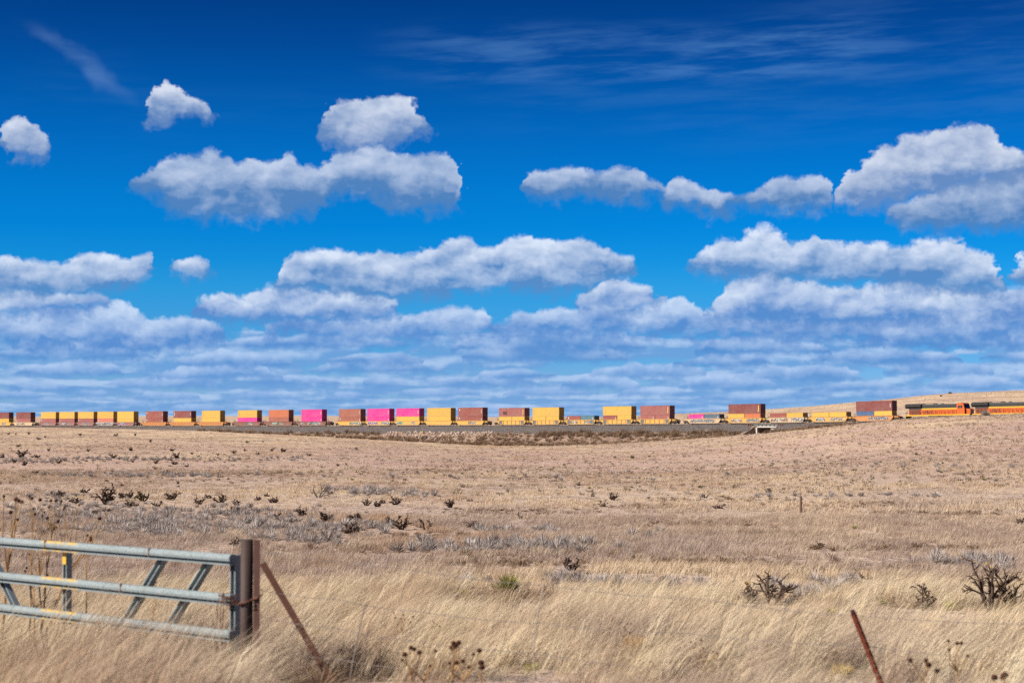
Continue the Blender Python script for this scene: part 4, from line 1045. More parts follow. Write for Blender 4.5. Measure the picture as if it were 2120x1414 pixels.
for (t, d, s, m, lab) in ((-37.5, -7.6, .95, M_rock_o, 'large ochre boulder on the rubble of the railway bank'), (-49, -6.6, .5, M_rock_o, 'smaller ochre boulder left of the large one on the bank'), (-25.5, -9.5, .75, M_rock, 'pale boulder below the ochre one on the bank'), (-32, -11, .6, M_rock, 'small pale boulder low on the bank')):
    o = MB().blob((0, 0, .3), (.9, .7, .62), 9, .22).build('boulder', m); o.location = track_pt(t, d, float(np.interp(-d, [4, 6, 8.5, 14], [-1.5, -2.45, -3.45, -5.9]))); o.scale = (s,) * 3
    tag(o, lab, 'boulder', 'boulders on the bank')

# ------------------------------------------------------------------ cholla cactus
def cholla_mesh(h, width, seed, stems=4, thick=1.0, dense=1.0, m=M_cholla, tips=None, lmin=.34):
    rg = random.Random(seed); mb = MB()
    def limb(p, d, ln, rad, depth):
        mid = p + d * ln * .55 + Vector((rg.uniform(-.06, .06), rg.uniform(-.06, .06), 0)) * ln
        e = p + d * ln + Vector((0, 0, .04 * ln))
        mb.tube([p, mid, e], [rad, rad * 1.08, rad * .82], 5)
        if depth <= 0:
            if tips is not None: tips.append(e)
            return
        for _ in range(rg.choice((2, 3, 3) if dense > .8 else (1, 2, 2))):
            q = rg.uniform(.3, 1.0); b = p.lerp(e, q)
            nd = (d * .8 + Vector((rg.uniform(-1.1, 1.1), rg.uniform(-1.1, 1.1), rg.uniform(-.75, .7)))).normalized()
            limb(b, nd, ln * rg.uniform(.42, .62), rad * .72, depth - 1)
    for i in range(stems):
        a = 6.283 * i / stems + rg.uniform(-.5, .5); sp = width / h * rg.uniform(.1, .95)
        d = Vector((math.cos(a) * sp, math.sin(a) * sp, 1)).normalized()
        limb(Vector((math.cos(a) * .03, math.sin(a) * .03, -.05)), d, h * rg.uniform(lmin, .68), h * .042 * thick, 3 if dense > .8 else 2)
    # normalise to the wanted height
    zs = sorted(v[2] for v in mb.v); k = h / zs[int(len(zs) * .97)]; mb.v = [(a * k, b * k, c * k) for a, b, c in mb.v]
    if tips is not None: tips[:] = [t * k for t in tips]
    return mb.mesh('cholla', m, True)

def put_cholla(x, y, hpx, wf, label, seed, group='cholla cacti on the pasture', m=M_cholla, dense=1.0, stems=4, thick=1.0, fruit=False):
    p, s = ground_px(x, y); h = hpx / s; w = wf * h
    OBST.append((p.x, p.y, w * .5)); tips = [] if fruit else None
    me = cholla_mesh(h, w, seed, stems, thick, dense, m, tips, .34 if h < .5 else .56)
    if fruit:
        o = thing('cholla_cactus', label, 'cactus', p, group=group); link('branches', me, o)
        fm = MB().blob((0, 0, .02), (.013, .013, .018), 6).mesh('fruit', M_fruit)
        tips.sort(key=lambda t: -t.z)
        for t in tips[:14:2]: link('fruit', fm, o, t)
    else:
        o = link('cholla_cactus', me, None, p); tag(o, label, 'cactus', group)
    return o
CH = [ # x, base y, height px, width factor, label
 (222,1045,36,.9,'tallest branching cholla of the left pasture, above the gate'),
 (125,1032,16,1.1,'dark rounded cholla left of the tallest one, nearest the left edge'),
 (158,1041,11,1.5,'low spreading cholla between the rounded one and the tallest one'),
 (177,1021,10,1.3,'small dark cholla just behind and left of the tallest one'),
 (254,1032,11,.8,'narrow small cholla just right of the tallest one'),
 (268,1032,13,1.2,'rounded cholla second to the right of the tallest one'),
 (297,1038,20,1.1,'yellowish branching cholla right of the tallest one'),
 (357,1036,16,1.2,'rounded cholla standing alone on the grey flat, left pasture'),
 (414,1044,15,1.1,'cholla tilted right with thin foot, left pasture'),
 (269,1050,15,1.2,'thin twiggy cholla at the upper edge of the grey brush'),
 (283,1048,8,1.2,'very small cholla beside the thin twiggy one'),
 (329,1050,12,1.6,'low wide cholla at the upper edge of the grey brush'),
 (434,1032,8,1.0,'tiny cholla behind the tilted one, left pasture'),
 (460,1041,17,1.5,'dense black cholla, widest on the grey flat'),
 (491,1049,14,.9,'upright narrow cholla just right of the dense black one'),
 (536,1036,8,1.0,'small round cholla right of the upright narrow one'),
 (552,1028,6,.9,'tiny cholla highest on the grey flat'),
 (569,1041,12,1.5,'low wide dark cholla right end of the grey flat row'),
 (483,1066,15,1.5,'sprawling cholla in the middle of the grey brush'),
 (498,1067,8,1.2,'small cholla touching the sprawling one in the brush'),
 (624,1070,21,1.1,'large rounded cholla at the right end of the grey brush'),
 (678,1081,19,.8,'tilted narrow cholla right of the large rounded one'),
 (576,1076,15,1.2,'cholla sunk in grey brush left of the large rounded one'),
 (198,1071,14,1.4,'cholla in grey brush straight above the gate, olive tinted'),
 (109,1101,19,.8,'twiggy cholla just above the gate top rail at left'),
 (488,1131,19,1.1,'dark cholla directly left of the rusty gate post top'),
 (759,1047,14,1.2,'leftmost of four chollas in the row left of centre'),
 (781,1049,12,1.4,'second of four chollas in the row left of centre'),
 (794,1042,10,1.1,'small third of four chollas in the row left of centre'),
 (819,1045,17,1.4,'fan-shaped fourth of four chollas in the row left of centre'),
 (933,1051,17,.8,'lone upright cholla nearest the middle of the plain'),
 (973,1038,6,1.2,'tiny cholla right of the lone upright one'),
 (733,1081,18,1.3,'dark cholla stacked behind another at the brush edge'),
 (747,1079,10,.9,'small cholla right of the stacked pair'),
 (728,1106,22,1.2,'big dark cholla in front of the stacked pair'),
 (812,1090,18,1.7,'wide drooping cholla of the black clump left of centre'),
 (831,1097,29,.9,'tall drooping cholla of the black clump left of centre'),
 (868,1092,14,.6,'thin short cholla right of the black clump'),
 (883,1098,23,.6,'thin tall cholla with drooping top right of the black clump'),
 (979,1092,13,1.4,'low black cholla beside the grey brush below the middle'),
 (1078,1074,14,.5,'thin single-stemmed cholla in the centre of the plain'),
 (1248,1049,13,1.6,'low dark cholla right of centre, near the straw flats'),
 (1268,1036,15,.9,'tall thin forked cholla behind the low dark one, right of centre'),
 (1197,1005,8,1.2,'small grey cholla on the far straw flat, centre'),
 (1181,1182,27,1.0,'lone dark cholla above and right of the green yucca'),
 (1690,1136,12,1.2,'small dark cholla on the rust grass below the wooden stake'),
 (1784,1200,11,1.5,'low brown cholla between the red post and the rust grass'),
 (2108,1085,12,1.6,'low dark cholla cut by the right edge'),
 (1459,1032,10,.7,'small cholla left of the wooden stake'),
 (1485,1053,9,1.4,'low grey cholla left of the wooden stake, nearer'),
 (1590,1020,9,1.0,'small thin cholla behind and left of the wooden stake')]
for i, (x, y, h, wf, lab) in enumerate(CH):
    put_cholla(x, y, h, wf, lab, 100 + i, m=M_chollag if i in (6, 23) else M_cholla, stems=2 if wf < .75 else 7, thick=1.25 if h > 12 else 1.6)
put_cholla(660,1030,24,1.3, 'bare grey dead cholla with few upright sticks, left of centre', 301, m=M_deadwood, dense=.5, stems=5, thick=.6)
put_cholla(1550,1249,42,.9, 'tangled dark cholla, left half of the pair behind the wires', 302, stems=6, thick=.75, fruit=True)
put_cholla(1592,1253,62,.65, 'taller cholla of the pair, pointed top, right of centre', 303, stems=5, thick=.65, fruit=True)
put_cholla(1628,1250,18,2.2, 'low sprawling cholla right of the tangled pair', 304, stems=4, thick=.7)
put_cholla(1908,1264,56,.34, 'slim single upright cholla near the right edge', 305, stems=3, thick=.7)
put_cholla(2046,1268,102,.62, 'largest cholla, open branching with yellow fruit, near right edge', 306, stems=7, thick=.5, dense=1.0, fruit=True)
put_cholla(2090,1266,56,1.3, 'bushy cholla leaning right, beside the largest one', 307, stems=7, thick=.7, fruit=True)
MARKS = [(14,'leftmost stack'),(50,'second stack from the left'),(104,'first yellow stack'),(143,'second yellow stack'),(182,'third yellow stack'),(222,'yellow and coral stack'),(265,'far left all-yellow stack'),(325,'brick red pair'),(383,'maroon over yellow stack'),(442,'last orange ribbed car'),
         (518,'yellow over magenta stack'),(583,'rust orange stack'),(651,'lone magenta stack'),(730,'rust brown stack'),(789,'all-magenta stack'),(850,'magenta over yellow stack'),(914,'middle all-yellow stack'),(979,'middle brick red stack'),(1064,'patched maroon container'),(1135,'long yellow container'),
         (1208,'red and teal pair'),(1283,'yellow over red stack'),(1361,'dusty maroon stack'),(1463,'low magenta container'),(1570,'rail bridge'),(1633,'low red container'),(1722,'low yellow pair'),(1815,'last maroon container'),(1940,'rear locomotive'),(2070,'leading locomotive')]
ORD = ['first','second','third','fourth','fifth','sixth','seventh','eighth','ninth','tenth','eleventh','twelfth','thirteenth','fourteenth']
def line_labels(pts, what):
    """tell alike far plants apart: the thing on the train they stand below, and their order from the track"""
    near_ = [min(MARKS, key=lambda m: abs(m[0] - p[0]))[1] for p in pts]; out = [None] * len(pts)
    for nm in set(near_):
        ids = sorted([i for i, q in enumerate(near_) if q == nm], key=lambda i: pts[i][1])
        for k, i in enumerate(ids): out[i] = '%s below the %s%s' % (what, nm, '' if len(ids) == 1 else ', %s from track' % ORD[k])
    return out
FARCH = [(46,948,16),(5,948,9),(31,958,9),(52,964,10),(78,948,7),(102,934,6),(81,911,6),(95,906,5),(40,925,6),(167,902,5),(61,899,5),(19,900,5),(33,900,4),(236,949,10),(272,933,7),(184,935,6),(282,950,7),(276,957,6),(312,915,6),(357,934,6),(366,949,12),(362,962,9),(325,960,9),(345,983,10),(361,987,7),(370,1002,6),(388,967,6),(398,941,6),(323,972,6),(253,1007,6),(485,940,7),(508,934,5),(536,941,6),(564,935,8),(587,936,8),(452,943,5),(205,951,5),(124,960,9),(109,958,6),(76,981,7),(281,902,5),(241,903,6),(738,931,6),(640,944,6),(700,965,5)]
FL = line_labels(FARCH, 'small dark far cholla')
fm_ = [cholla_mesh(.8, .9, 400 + i, 7, 1.7, .7) for i in range(5)]
for i, (x, y, h) in enumerate(FARCH):
    p, s = ground_px(x, y); o = link('cholla_cactus', fm_[i % 5], None, p); k = h / s / .8; o.scale = (k * 1.15, k * 1.15, k); o.rotation_euler.z = i * 1.7
    tag(o, FL[i], 'cactus', 'distant chollas on the left pasture')

# ------------------------------------------------------------------ yucca
def yucca_mesh(n, h, m, wid=.028, dead=False, seed=0):
    rg = random.Random(seed); mb = MB()
    for i in range(n):
        a = rg.uniform(0, 6.283); e = rg.uniform(.12, 1.45) if not dead else rg.uniform(-.15, .35)
        ln = h * rg.uniform(.8, 1.05); d = Vector((math.cos(a) * math.cos(e), math.sin(a) * math.cos(e), math.sin(e)))
        sd = Vector((-math.sin(a), math.cos(a), 0)) * wid / 2; b = Vector((math.cos(a), math.sin(a), 0)) * .04 + Vector((0, 0, .03))
        k = len(mb.v); mid = b + d * ln * .45 + Vector((0, 0, .012)); tip = b + d * ln
        mb.v += [tuple(b - sd * .6), tuple(b + sd * .6), tuple(mid - sd), tuple(mid + sd), tuple(tip)]
        mb.f += [(k, k + 1, k + 3, k + 2), (k + 2, k + 3, k + 4)]
    return mb.mesh('leaves', m)
p, s = ground_px(1053, 1231); h = 42 / s; OBST.append((p.x, p.y, h * 1.5)); OBST.append((p.x, p.y - 1.5, h * 1.5)); OBST.append((p.x, p.y - 3.5, h * 1.6))
yo = thing('yucca', 'green spiky yucca rosette standing alone below the centre', 'yucca', p, group='yuccas')
gl_ = link('green_leaves', yucca_mesh(170, h, M_yucca, h * .075, seed=1), yo); gl_.scale = (1.3, 1.3, 1); link('dry_leaves', yucca_mesh(60, h * .8, M_grass, h * .05, True, 2), yo)
for x, y, hp, lab, sd in ((1962,1268,26,'yellow green yucca tuft left of the largest cholla',3), (1822,1254,13,'small yellow green yucca tuft above the red fence post',4), (1716,1277,20,'loose yellow green tuft left of the red fence post',5), (1767,1096,9,'dark green low yucca on the straw below the wooden stake',6), (958,1232,12,'small faint yucca tuft left of the green rosette',7), (1100,1395,22,'blurred yellow green tuft at the bottom below the centre',8)):
    p, s = ground_px(x, y); h = hp / s; OBST.append((p.x, p.y, h * .7)); o = link('yucca', yucca_mesh(90, h, M_yucca_y if sd != 6 else M_yucca, h * .07, seed=sd), None, p); tag(o, lab, 'yucca', 'yuccas')
YU = [(717,962,9),(951,957,7),(957,982,10),(1168,964,11),(1182,969,7),(1212,957,9),(1273,948,11),(1309,949,14),(1344,946,10),(1047,981,8),(1009,976,7),(1119,969,6),(1037,1007,11),(1189,1008,7),(1220,1012,12),(1307,1010,10),(1324,1008,8),(1360,1012,11),(918,998,8),(806,1005,7),(730,995,11),(873,998,7),
      (1448,1011,16),(1631,1013,5),(1770,976,11),(1789,980,7),(1869,973,9),(1896,942,13),(1962,933,9),(1838,936,8),(1884,934,6),(1947,979,12),(1976,982,8),(2011,978,8),(2011,940,8),(1981,939,7),(1842,918,7),(1860,919,7),(1889,914,7),(2049,911,11),(1950,960,9),(1719,961,8),(1700,964,5),(1862,997,8),(1784,993,8),(1807,991,8),(2035,994,12),(1877,989,8),(1760,1000,7),(2090,930,8),(2075,955,7),(1640,905,5),(1990,905,6),
      (231,992,7),(307,990,9),(423,997,8),(474,993,10),(563,992,8),(553,999,7),(607,993,9),(512,917,12),(12,993,7),(337,991,7),(545,916,8),(640,992,6)]
YL = line_labels(YU, 'small olive yucca clump')
ym = [yucca_mesh(80, .5, M_yucca, .08, seed=20 + i) for i in range(5)]
for i, (x, y, wpx) in enumerate(YU):
    p, s = ground_px(x, y); o = link('yucca', ym[i % 5], None, p); k = max(wpx * 1.1 / s, .3); OBST.append((p.x, p.y, k * .5)); o.scale = (k * 1.1, k * 1.1, k * .75); o.rotation_euler.z = i * 2.1
    tag(o, YL[i], 'yucca', 'distant yuccas on the plain')

# shrubs on the skyline and beside the locomotive
def shrub(x, y, wpx, hpx, label, Y=None, m=M_weed):
    p, s = ground_px(x, y) if Y is None else (None, None)
    if Y is not None:
        X_ = (x - 1060) / F * Y; p = Vector((X_, Y, hz(X_, Y))); s = F / Y
    OBST.append((p.x, p.y, wpx / s * .5)); me = bush(320, hpx / s, wpx / s * .5, max(.012, 1.2 / s), m); o = link('shrub', me, None, p); tag(o, label, 'shrub', 'lone shrubs')
shrub(2040, 861, 26, 11, 'round mauve shrub on the bank below the leading locomotive', 468, M_sage)
shrub(1967, 808, 10, 3.5, 'small dark bush on the hill crest against the sky', 945, M_cholla)
shrub(1948, 822, 5, 3, 'tiny dark bush on the hillside below the crest bush', 850, M_cholla)
shrub(1312, 1358, 66, 46, 'rounded orange tan bush in the near grass right of centre', None, mat('tan_bush', lambda g: g.mix(g.noise(ocoord(g), 14, 3)[0], (.52, .28, .10), (.84, .54, .24)), .9, .1, trans=.2))
shrub(1738, 1405, 56, 36, 'yellow tan bush in the near grass left of the red post', None, mat('yellow_bush', lambda g: g.mix(g.noise(ocoord(g), 14, 3)[0], (.66, .44, .14), (.95, .72, .30)), .9, .1, trans=.2))

# ------------------------------------------------------------------ wooden stake
p, s = ground_px(1656, 1062); h = 46 / s; OBST.append((p.x, p.y, .1))
st_ = thing('wooden_stake', 'weathered split wooden fence stake standing alone in the straw', 'stake', p)
mb = MB().prism([(-.062, -.2), (.03, -.2), (.038, h * .6), (.02, h * .78), (.028, h), (.008, h * 1.02), (-.02, h * .82), (-.045, h * .7), (-.06, h * .4)], -.05, .05); mb.build('post', mat('grey_wood', lambda g: g.mix(g.noise(ocoord(g), 6, 4)[0], (.20, .11, .075), (.40, .24, .17)), .9), st_)
MB().prism([(.031, -.2), (.085, -.2), (.078, h * .72), (.045, h * .78)], -.045, .06).build('split_half_shaded', M_cholla, st_)  # darker material paints in the shade on the side away from the sun

# ------------------------------------------------------------------ gate
def galv(g):
    p = ocoord(g); n = g.noise(p, 5, 4, .6)[0]; f = g.noise(p, 28, 4, .65)[0]; x, y, z = g.sep(p)
    c = g.mix(n, (.23, .295, .315), (.35, .41, .425)); c = g.mix(g.rng(f, .50, .66, 0, .65), c, (.16, .145, .13)); c = g.mix(g.rng(g.noise(g.xyz(g.m('MULTIPLY', x, 2.0), y, g.m('MULTIPLY', z, .5)), 3.0, 5, .7)[0], .58, .72, 0, .55), c, (.22, .13, .085))
    yb = g.m('MULTIPLY', g.rng(x, 2.66, 2.70), g.rng(x, 3.41, 3.37)); yb = g.m('MULTIPLY', yb, g.rng(f, .46, .53))
    ed = g.m('MAXIMUM', g.rng(z, .028, .034), g.rng(z, -.038, -.044))
    return g.mix(g.m('MULTIPLY', yb, ed), c, (.78, .45, .02))
M_galv = mat('galvanised', galv, .6, .3, 0)
M_galv2 = mat('galvanised_plain', lambda g: g.mix(g.noise(ocoord(g), 6, 4, .6)[0], (.25, .31, .33), (.37, .42, .435)), .6, .3, 0)
M_shad = mat('painted_dark', (.10, .11, .13), .7)
M_yel = mat('yellow_paint', lambda g: g.mix(g.rng(g.noise(ocoord(g), 20, 3)[0], .5, .62), (.78, .45, .02), (.45, .46, .44)), .6)
A = Vector((-2.80, 20.0, 0)); Bv = Vector((-3.12, 3.0, 0)).normalized()
GZ0 = 0.0
gate = thing('farm_gate', 'galvanised steel farm gate with yellow paint marks, left of the rusty post', 'gate', A, (0, 0, math.atan2(Bv.y, Bv.x)))
# gate runs along local +x from the latch end (x = 0) away to the left; camera side is local +y
GL = 5.4
for z in (1.215, .815, .455):
    # channel section: broad lit face above, a recessed groove, a lip below
    prof = [(-.04, -.055), (.034, -.055), (.036, -.042), (-.03, -.040), (-.03, -.016), (.034, -.014), (.040, .012), (.034, .040), (.016, .054), (-.04, .054)]
    r_ = MB().prism(prof, 0.0, GL, 'x').build('rail', M_galv, gate); r_.location.z = z
def bar(x0, z0, x1, z1, wd, name, m=M_galv2, y0=-.115, y1=-.043):
    d = Vector((x1 - x0, 0, z1 - z0)).normalized(); nrm = Vector((d.z, 0, -d.x)) * wd / 2
    p_ = [Vector((x0, 0, z0)) + nrm, Vector((x1, 0, z1)) + nrm, Vector((x1, 0, z1)) - nrm, Vector((x0, 0, z0)) - nrm]
    b = MB()
    # U section: web plus two lips facing the camera
    b.prism([(q.x, q.z) for q in p_], y0, y0 + .008)
    for sg in (1, -1):
        e0 = Vector((x0, 0, z0)) + nrm * sg; e1 = Vector((x1, 0, z1)) + nrm * sg; i0 = e0 - nrm * sg * .30; i1 = e1 - nrm * sg * .30
        b.prism([(e0.x, e0.z), (e1.x, e1.z), (i1.x, i1.z), (i0.x, i0.z)], y0 + .0085, y1)
    return b.build(name, m, gate)
bar(.05, .30, .05, 1.26, .085, 'end_stile')
bar(3.03, .36, 3.03, 1.16, .075, 'stile')
MB().box(2.995, 3.065, -.042, -.036, 1.02, 1.155).build('yellow_plate', M_yel, gate)
bar(1.25, 1.17, 1.98, .40, .075, 'brace'); bar(.47, 1.17, 1.20, .40, .075, 'brace'); bar(4.72, 1.17, 3.98, .40, .075, 'brace')
for x, z in ((1.35, 1.228), (1.85, .83), (3.3, 1.23)): MB().box(x, x + .012, .02, .043, z - .05, z + .045).build('weld_seam', M_rust, gate)

# ------------------------------------------------------------------ posts, brace, chain, wires
M_rpost = mat('rusty_post', lambda g: g.mix(g.noise(ocoord(g), 9, 5, .7)[0], (.032, .018, .015), (.095, .056, .046)), .7, .3)
def at_px(x, Y, z): return Vector(((x - 1060) / F * Y, Y, z))
pp = at_px(513, 19.65, 0)
post = MB().tube([(0, 0, -.4), (0, 0, 1.44)], .063, 20).build('pipe_post', M_rpost, None, True); post.location = pp
for q in post.data.polygons: q.use_smooth = len(q.vertices) == 4
tag(post, 'thick rusty pipe gate post beside the latch end of the gate', 'post')
p2 = at_px(534.5, 19.62, 0)
ang = MB().prism([(-.031, -.031), (.031, -.031), (.031, -.024), (-.024, -.024), (-.024, .031), (-.031, .031)], -.4, 1.44)
ang.v = [(x, z, y) for x, y, z in ang.v]
ap = ang.build('angle_post', mat('rusty_angle', lambda g: g.mix(g.noise(ocoord(g), 10, 5, .7)[0], (.12, .052, .042), (.24, .125, .098)), .75), None); ap.location = p2
tag(ap, 'narrow rusty angle iron post touching the pipe post', 'post')
b0 = at_px(546, 19.6, 1.215); b1 = at_px(684, 19.62, .10)
dirv = (b1 - b0); Ln = dirv.length
brc = MB().prism([(-.032, -.032), (.032, -.032), (.032, -.024), (-.024, -.024), (-.024, .032), (-.032, .032)], 0, Ln + .3); brc.v = [(x, z, y) for x, y, z in brc.v]
bo = brc.build('diagonal_brace', M_rust, None); bo.location = b0; bo.rotation_euler = dirv.to_track_quat('Z', 'Y').to_euler()
tag(bo, 'slanting rusty angle iron brace from the gate post down to the grass', 'brace')
# latch chain round the stile and the post
chn = thing('latch_chain', 'rusty latch chain looped between gate end and pipe post', 'chain', (A + pp) / 2 + Vector((0, 0, .80)))
path = [A + Bv * .12 + Vector((-.03, -.10, .86)), A + Bv * .0 + Vector((.02, -.10, .82)), A + Vector((.10, -.06, .79)), pp + Vector((-.068, -.05, .81)), pp + Vector((.0, -.085, .83)), pp + Vector((.07, -.06, .86)), p2 + Vector((0, -.05, .87)), p2 + Vector((.05, -.03, .90))]
cur = []
for i in range(len(path) - 1):
    for k in range(4): cur.append(path[i].lerp(path[i + 1], k / 4))
me = MB()
for i, q in enumerate(cur):
    d = (cur[min(i + 1, len(cur) - 1)] - cur[max(i - 1, 0)]).normalized(); up_ = Vector((0, 0, 1)) if i % 2 else d.cross(Vector((0, 0, 1))).normalized()
    pts = [q - chn.location + d * .022 * math.cos(a) + up_ * .013 * math.sin(a) for a in np.linspace(0, 2 * math.pi, 9)]; me.tube(pts, .0045, 5)
me.build('links', M_rust, chn)
tail = MB()
for k in range(3): tail.tube([path[0] - chn.location + Vector((.02 * k, 0, .02)), path[0] - chn.location + Vector((.03 * k - .03, -.02, -.12 - .08 * k)), path[0] - chn.location + Vector((.02 * k - .02, 0, -.22 - .05 * k))], .005, 5)
tail.build('wire_tail', M_rust, chn)
wl = MB()
for k in range(7):
    a = [path[1] - chn.location + Vector((random.uniform(-.12, .07), random.uniform(-.03, .02), random.uniform(-.07, .09))) for _ in range(4)]; wl.tube(a, .0035, 4)
wl.build('twisted_wire', M_rust, chn)

M_wire = mat('fence_wire', (.36, .30, .27), .6, .4, .2)
WIRES = [([(541,1140,19.6),(830,1176,19.4),(1126,1211,19.2),(1451,1240,18.9),(1772,1274,18.6),(2200,1292,18.2)], 'topmost barbed wire running right from the gate post'),
         ([(541,1221,19.6),(690,1239,19.5),(860,1265,19.4),(1126,1290,19.2),(1400,1309,18.9),(1790,1337,18.6),(2200,1374,18.2)], 'second barbed wire from the top'),
         ([(541,1276,19.6),(700,1300,19.5),(850,1325,19.4),(1112,1352,19.2),(1400,1387,18.9),(1740,1413,18.6),(2200,1440,18.2)], 'third barbed wire from the top'),
         ([(541,1338,19.6),(700,1365,19.5),(950,1392,19.3),(1110,1404,19.2),(1400,1432,18.9),(2200,1480,18.2)], 'lowest barbed wire just above the grass')]
for wp, lab in WIRES:
    P3 = [view_pt(*q) for q in wp]; o = thing('barbed_wire', lab, 'wire', P3[0], group='barbed fence wires')
    fine_ = []
    for a, b in zip(P3[:-1], P3[1:]):
        for k in range(14): fine_.append(a.lerp(b, k / 14) - Vector((0, 0, .02 * math.sin(math.pi * k / 14))) - P3[0])
    fine_.append(P3[-1] - P3[0]); MB().tube(fine_, .0028, 5).build('strand', M_wire, o)
    br_ = MB(); L = 0
    for a, b in zip(P3[:-1], P3[1:]):
        n = max(1, int((b - a).length / .13))
        for k in range(n):
            c = a.lerp(b, k / n) - P3[0] - Vector((0, 0, .02 * math.sin(math.pi * k / n)))
            for s_ in (-1, 1): br_.tube([c + Vector((.004 * s_, 0, -.014)), c + Vector((-.004 * s_, 0, .014))], .0022, 4)
    br_.build('barbs', M_wire, o)
for q, lab in (([(757,1248,19.45),(742,1310,19.45),(724,1405,19.45)], 'leaning thin wooden fence stay left of centre'), ([(1126,1207,19.2),(1112,1280,19.2),(1104,1345,19.2),(1108,1410,19.2)], 'pale bent fence stay at the centre of the wires')):
    P3 = [view_pt(*k) for k in q]; o = MB().tube([k - P3[-1] for k in P3], [.0065] * len(P3), 6).build('fence_stay', mat('stay_wood', (.30, .25, .22), .9) if len(P3) == 3 else mat('stay_grey', (.50, .41, .34), .9)); o.location = P3[-1]; tag(o, lab, 'fence stay', 'fence stays')
# leaning steel T-post
t0 = view_pt(1766, 1268, 18.55); t1 = view_pt(1838, 1450, 18.55)
M_tp = mat('red_post', lambda g: g.mix(g.noise(ocoord(g), 12, 4)[0], (.16, .035, .022), (.34, .085, .045)), .6)
d = (t1 - t0); tp = thing('steel_post', 'leaning rust red steel fence post at lower right', 'post', t0); tp.rotation_euler = d.to_track_quat('Z', 'X').to_euler()
q = MB().prism([(-.026, -.004), (.026, -.004), (.026, .004), (.004, .005), (.004, .03), (-.004, .03), (-.004, .005), (-.026, .004)], 0, d.length + .5); q.v = [(x, z, y) for x, y, z in q.v]; q.build('shaft', M_tp, tp)
st2 = MB()
for k in range(8): st2.box(-.010, .010, .031, .041, .06 + k * .1, .085 + k * .1)
st2.build('studs', M_tp, tp); MB().box(-.02, .02, -.006, .032, -.03, -.002).build('post_tip', M_dmark, tp)

# ------------------------------------------------------------------ dry sunflower stalks with seed heads
def stalk(heads, base, label, stem_r=.009, hr=.026, name='dry_sunflower'):
    """heads: seed heads in space, all branching from one stem at base"""
    o = thing(name, label, 'dry plant', base, group='dry stalks with seed heads')
    ctr = sum((h for h in heads), Vector()) / len(heads); fork = base.lerp(ctr, .55)
    mb = MB(); mb.tube([Vector((0, 0, -.1)), (fork - base) * .5 + Vector((.02, 0, 0)), fork - base], [stem_r * 1.3, stem_r * 1.1, stem_r], 6)
    for h in heads:
        m_ = (fork - base).lerp(h - base, .5) + Vector((random.uniform(-.04, .04), random.uniform(-.04, .04), random.uniform(-.06, 0))); mb.tube([fork - base, m_, h - base], [stem_r * .8, stem_r * .6, stem_r * .4], 5)
    mb.build('stem', M_stem, o)
    for h in heads:
        k = hr * random.uniform(.6, .95); MB().blob(h - base, (k, k, k * .85), 7, .15).build('seed_head', M_seed, o, True)
def cluster(hp, bx, Y, label, **kw):
    X_ = (bx - 1060) / F * Y; base = Vector((X_, Y, hz(X_, Y)))
    stalk([view_pt(x, y, Y + random.uniform(-.25, .25)) for x, y in hp], base, label, **kw)
cluster([(8,1027),(33,1034),(38,1036),(46,1038),(22,1060)], 2, 24.3, 'bent dry sunflower stalk at the left edge behind the gate', hr=.034, stem_r=.016)
cluster([(61,1027),(66,1031),(83,1034),(70,1053)], 62, 24.0, 'upright dry sunflower stalk second from the left edge', hr=.028)
cluster([(107,1019),(105,1036),(116,1036),(127,1037),(102,1049)], 84, 24.4, 'tall dry sunflower stalk third from the left edge', hr=.028)
cluster([(92,1060),(88,1068),(98,1072),(72,1064),(36,1075)], 90, 23.9, 'low dry sunflower stalk with five heads behind the top rail', hr=.026)
cluster([(157,1040),(164,1045),(134,1050),(132,1054)], 130, 24.2, 'dry sunflower stalk with paired heads behind the gate stile', hr=.026)
cluster([(206,1073),(225,1056),(120,1079)], 78, 24.0, 'long leaning dry stalk reaching right above the gate', hr=.034, stem_r=.015)
cluster([(181,1108),(188,1112),(188,1117)], 176, 23.6, 'three dark seed heads just above the gate top rail', hr=.026)
cluster([(55,1175),(52,1182),(98,1190),(112,1203),(60,1147)], 70, 23.5, 'dry stalk with heads seen between the gate rails', hr=.024)
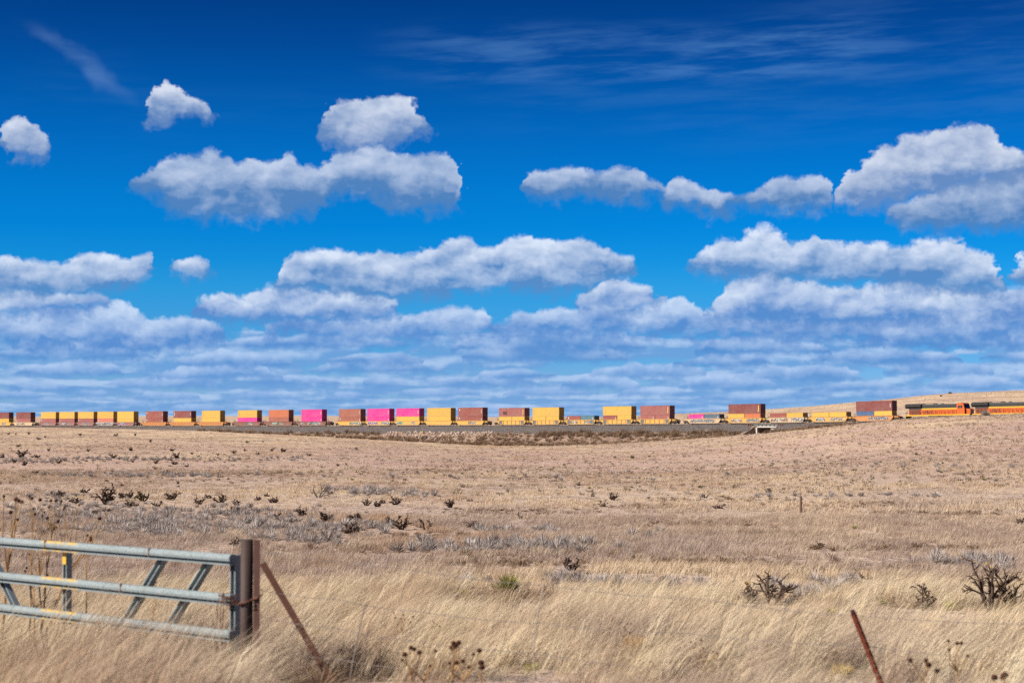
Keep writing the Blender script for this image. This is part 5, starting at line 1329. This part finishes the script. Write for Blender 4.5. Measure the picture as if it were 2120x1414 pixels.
cluster([(322,1205),(318,1210)], 316, 22.9, 'small seed heads between the two gate braces', hr=.024)
cluster([(838,1354),(850,1340),(857,1343),(868,1350)], 850, 17.0, 'leftmost of the blurred dark seed heads below the centre', hr=.034)
cluster([(938,1330),(936,1340),(949,1330),(942,1336)], 930, 17.2, 'highest cluster of blurred dark seed heads below the centre', hr=.036)
cluster([(931,1372),(945,1371),(958,1368),(970,1380),(980,1354),(992,1346)], 955, 17.0, 'spread blurred seed heads right of the highest cluster', hr=.026)
cluster([(996,1371),(997,1380)], 996, 16.8, 'pair of blurred seed heads right of the spread ones', hr=.034)
cluster([(901,1347),(833,1366),(890,1378)], 880, 17.1, 'small reddish seed heads between the two dark clusters', hr=.024)
cluster([(1884,1366),(1917,1366),(1922,1375),(1940,1388)], 1915, 16.8, 'four blurred seed heads right of the red post', hr=.032)
cluster([(1963,1326),(1981,1331),(1990,1331),(1965,1344),(2003,1357)], 1975, 17.6, 'small seed heads higher right of the red post', hr=.022)
cluster([(2058,1401),(2076,1402),(2080,1396)], 2062, 16.5, 'seed heads at the lower right corner', hr=.034)
cluster([(815,1268),(818,1278),(830,1280),(838,1283),(845,1282),(855,1276),(866,1285),(823,1292),(850,1288),(835,1272)], 832, 25, 'brown many-headed dry weed left of centre behind the wires', hr=.016, stem_r=.004, name='dry_weed')
cluster([(898,1288),(905,1292),(895,1297),(910,1296),(888,1303)], 893, 24.5, 'smaller brown dry weed right of the many-headed one', hr=.016, stem_r=.004, name='dry_weed')
cluster([(1282,1293),(1292,1297),(1300,1291),(1306,1290),(1295,1303),(1304,1309)], 1294, 23.5, 'twiggy dry weed standing by the orange tan bush', hr=.014, stem_r=.005, name='dry_weed')
cluster([(1430,1328),(1440,1331),(1452,1325),(1456,1340),(1475,1348),(1485,1352)], 1455, 20, 'dark twiggy weed in the near grass left of the yellow bush', hr=.014, stem_r=.005, name='dry_weed')

for q_ in (view_pt(1810, 1400, 18.5), view_pt(757, 1400, 19.4), view_pt(1106, 1400, 19.2), b1): OBST.append((q_.x, q_.y, .08))
place_grass()
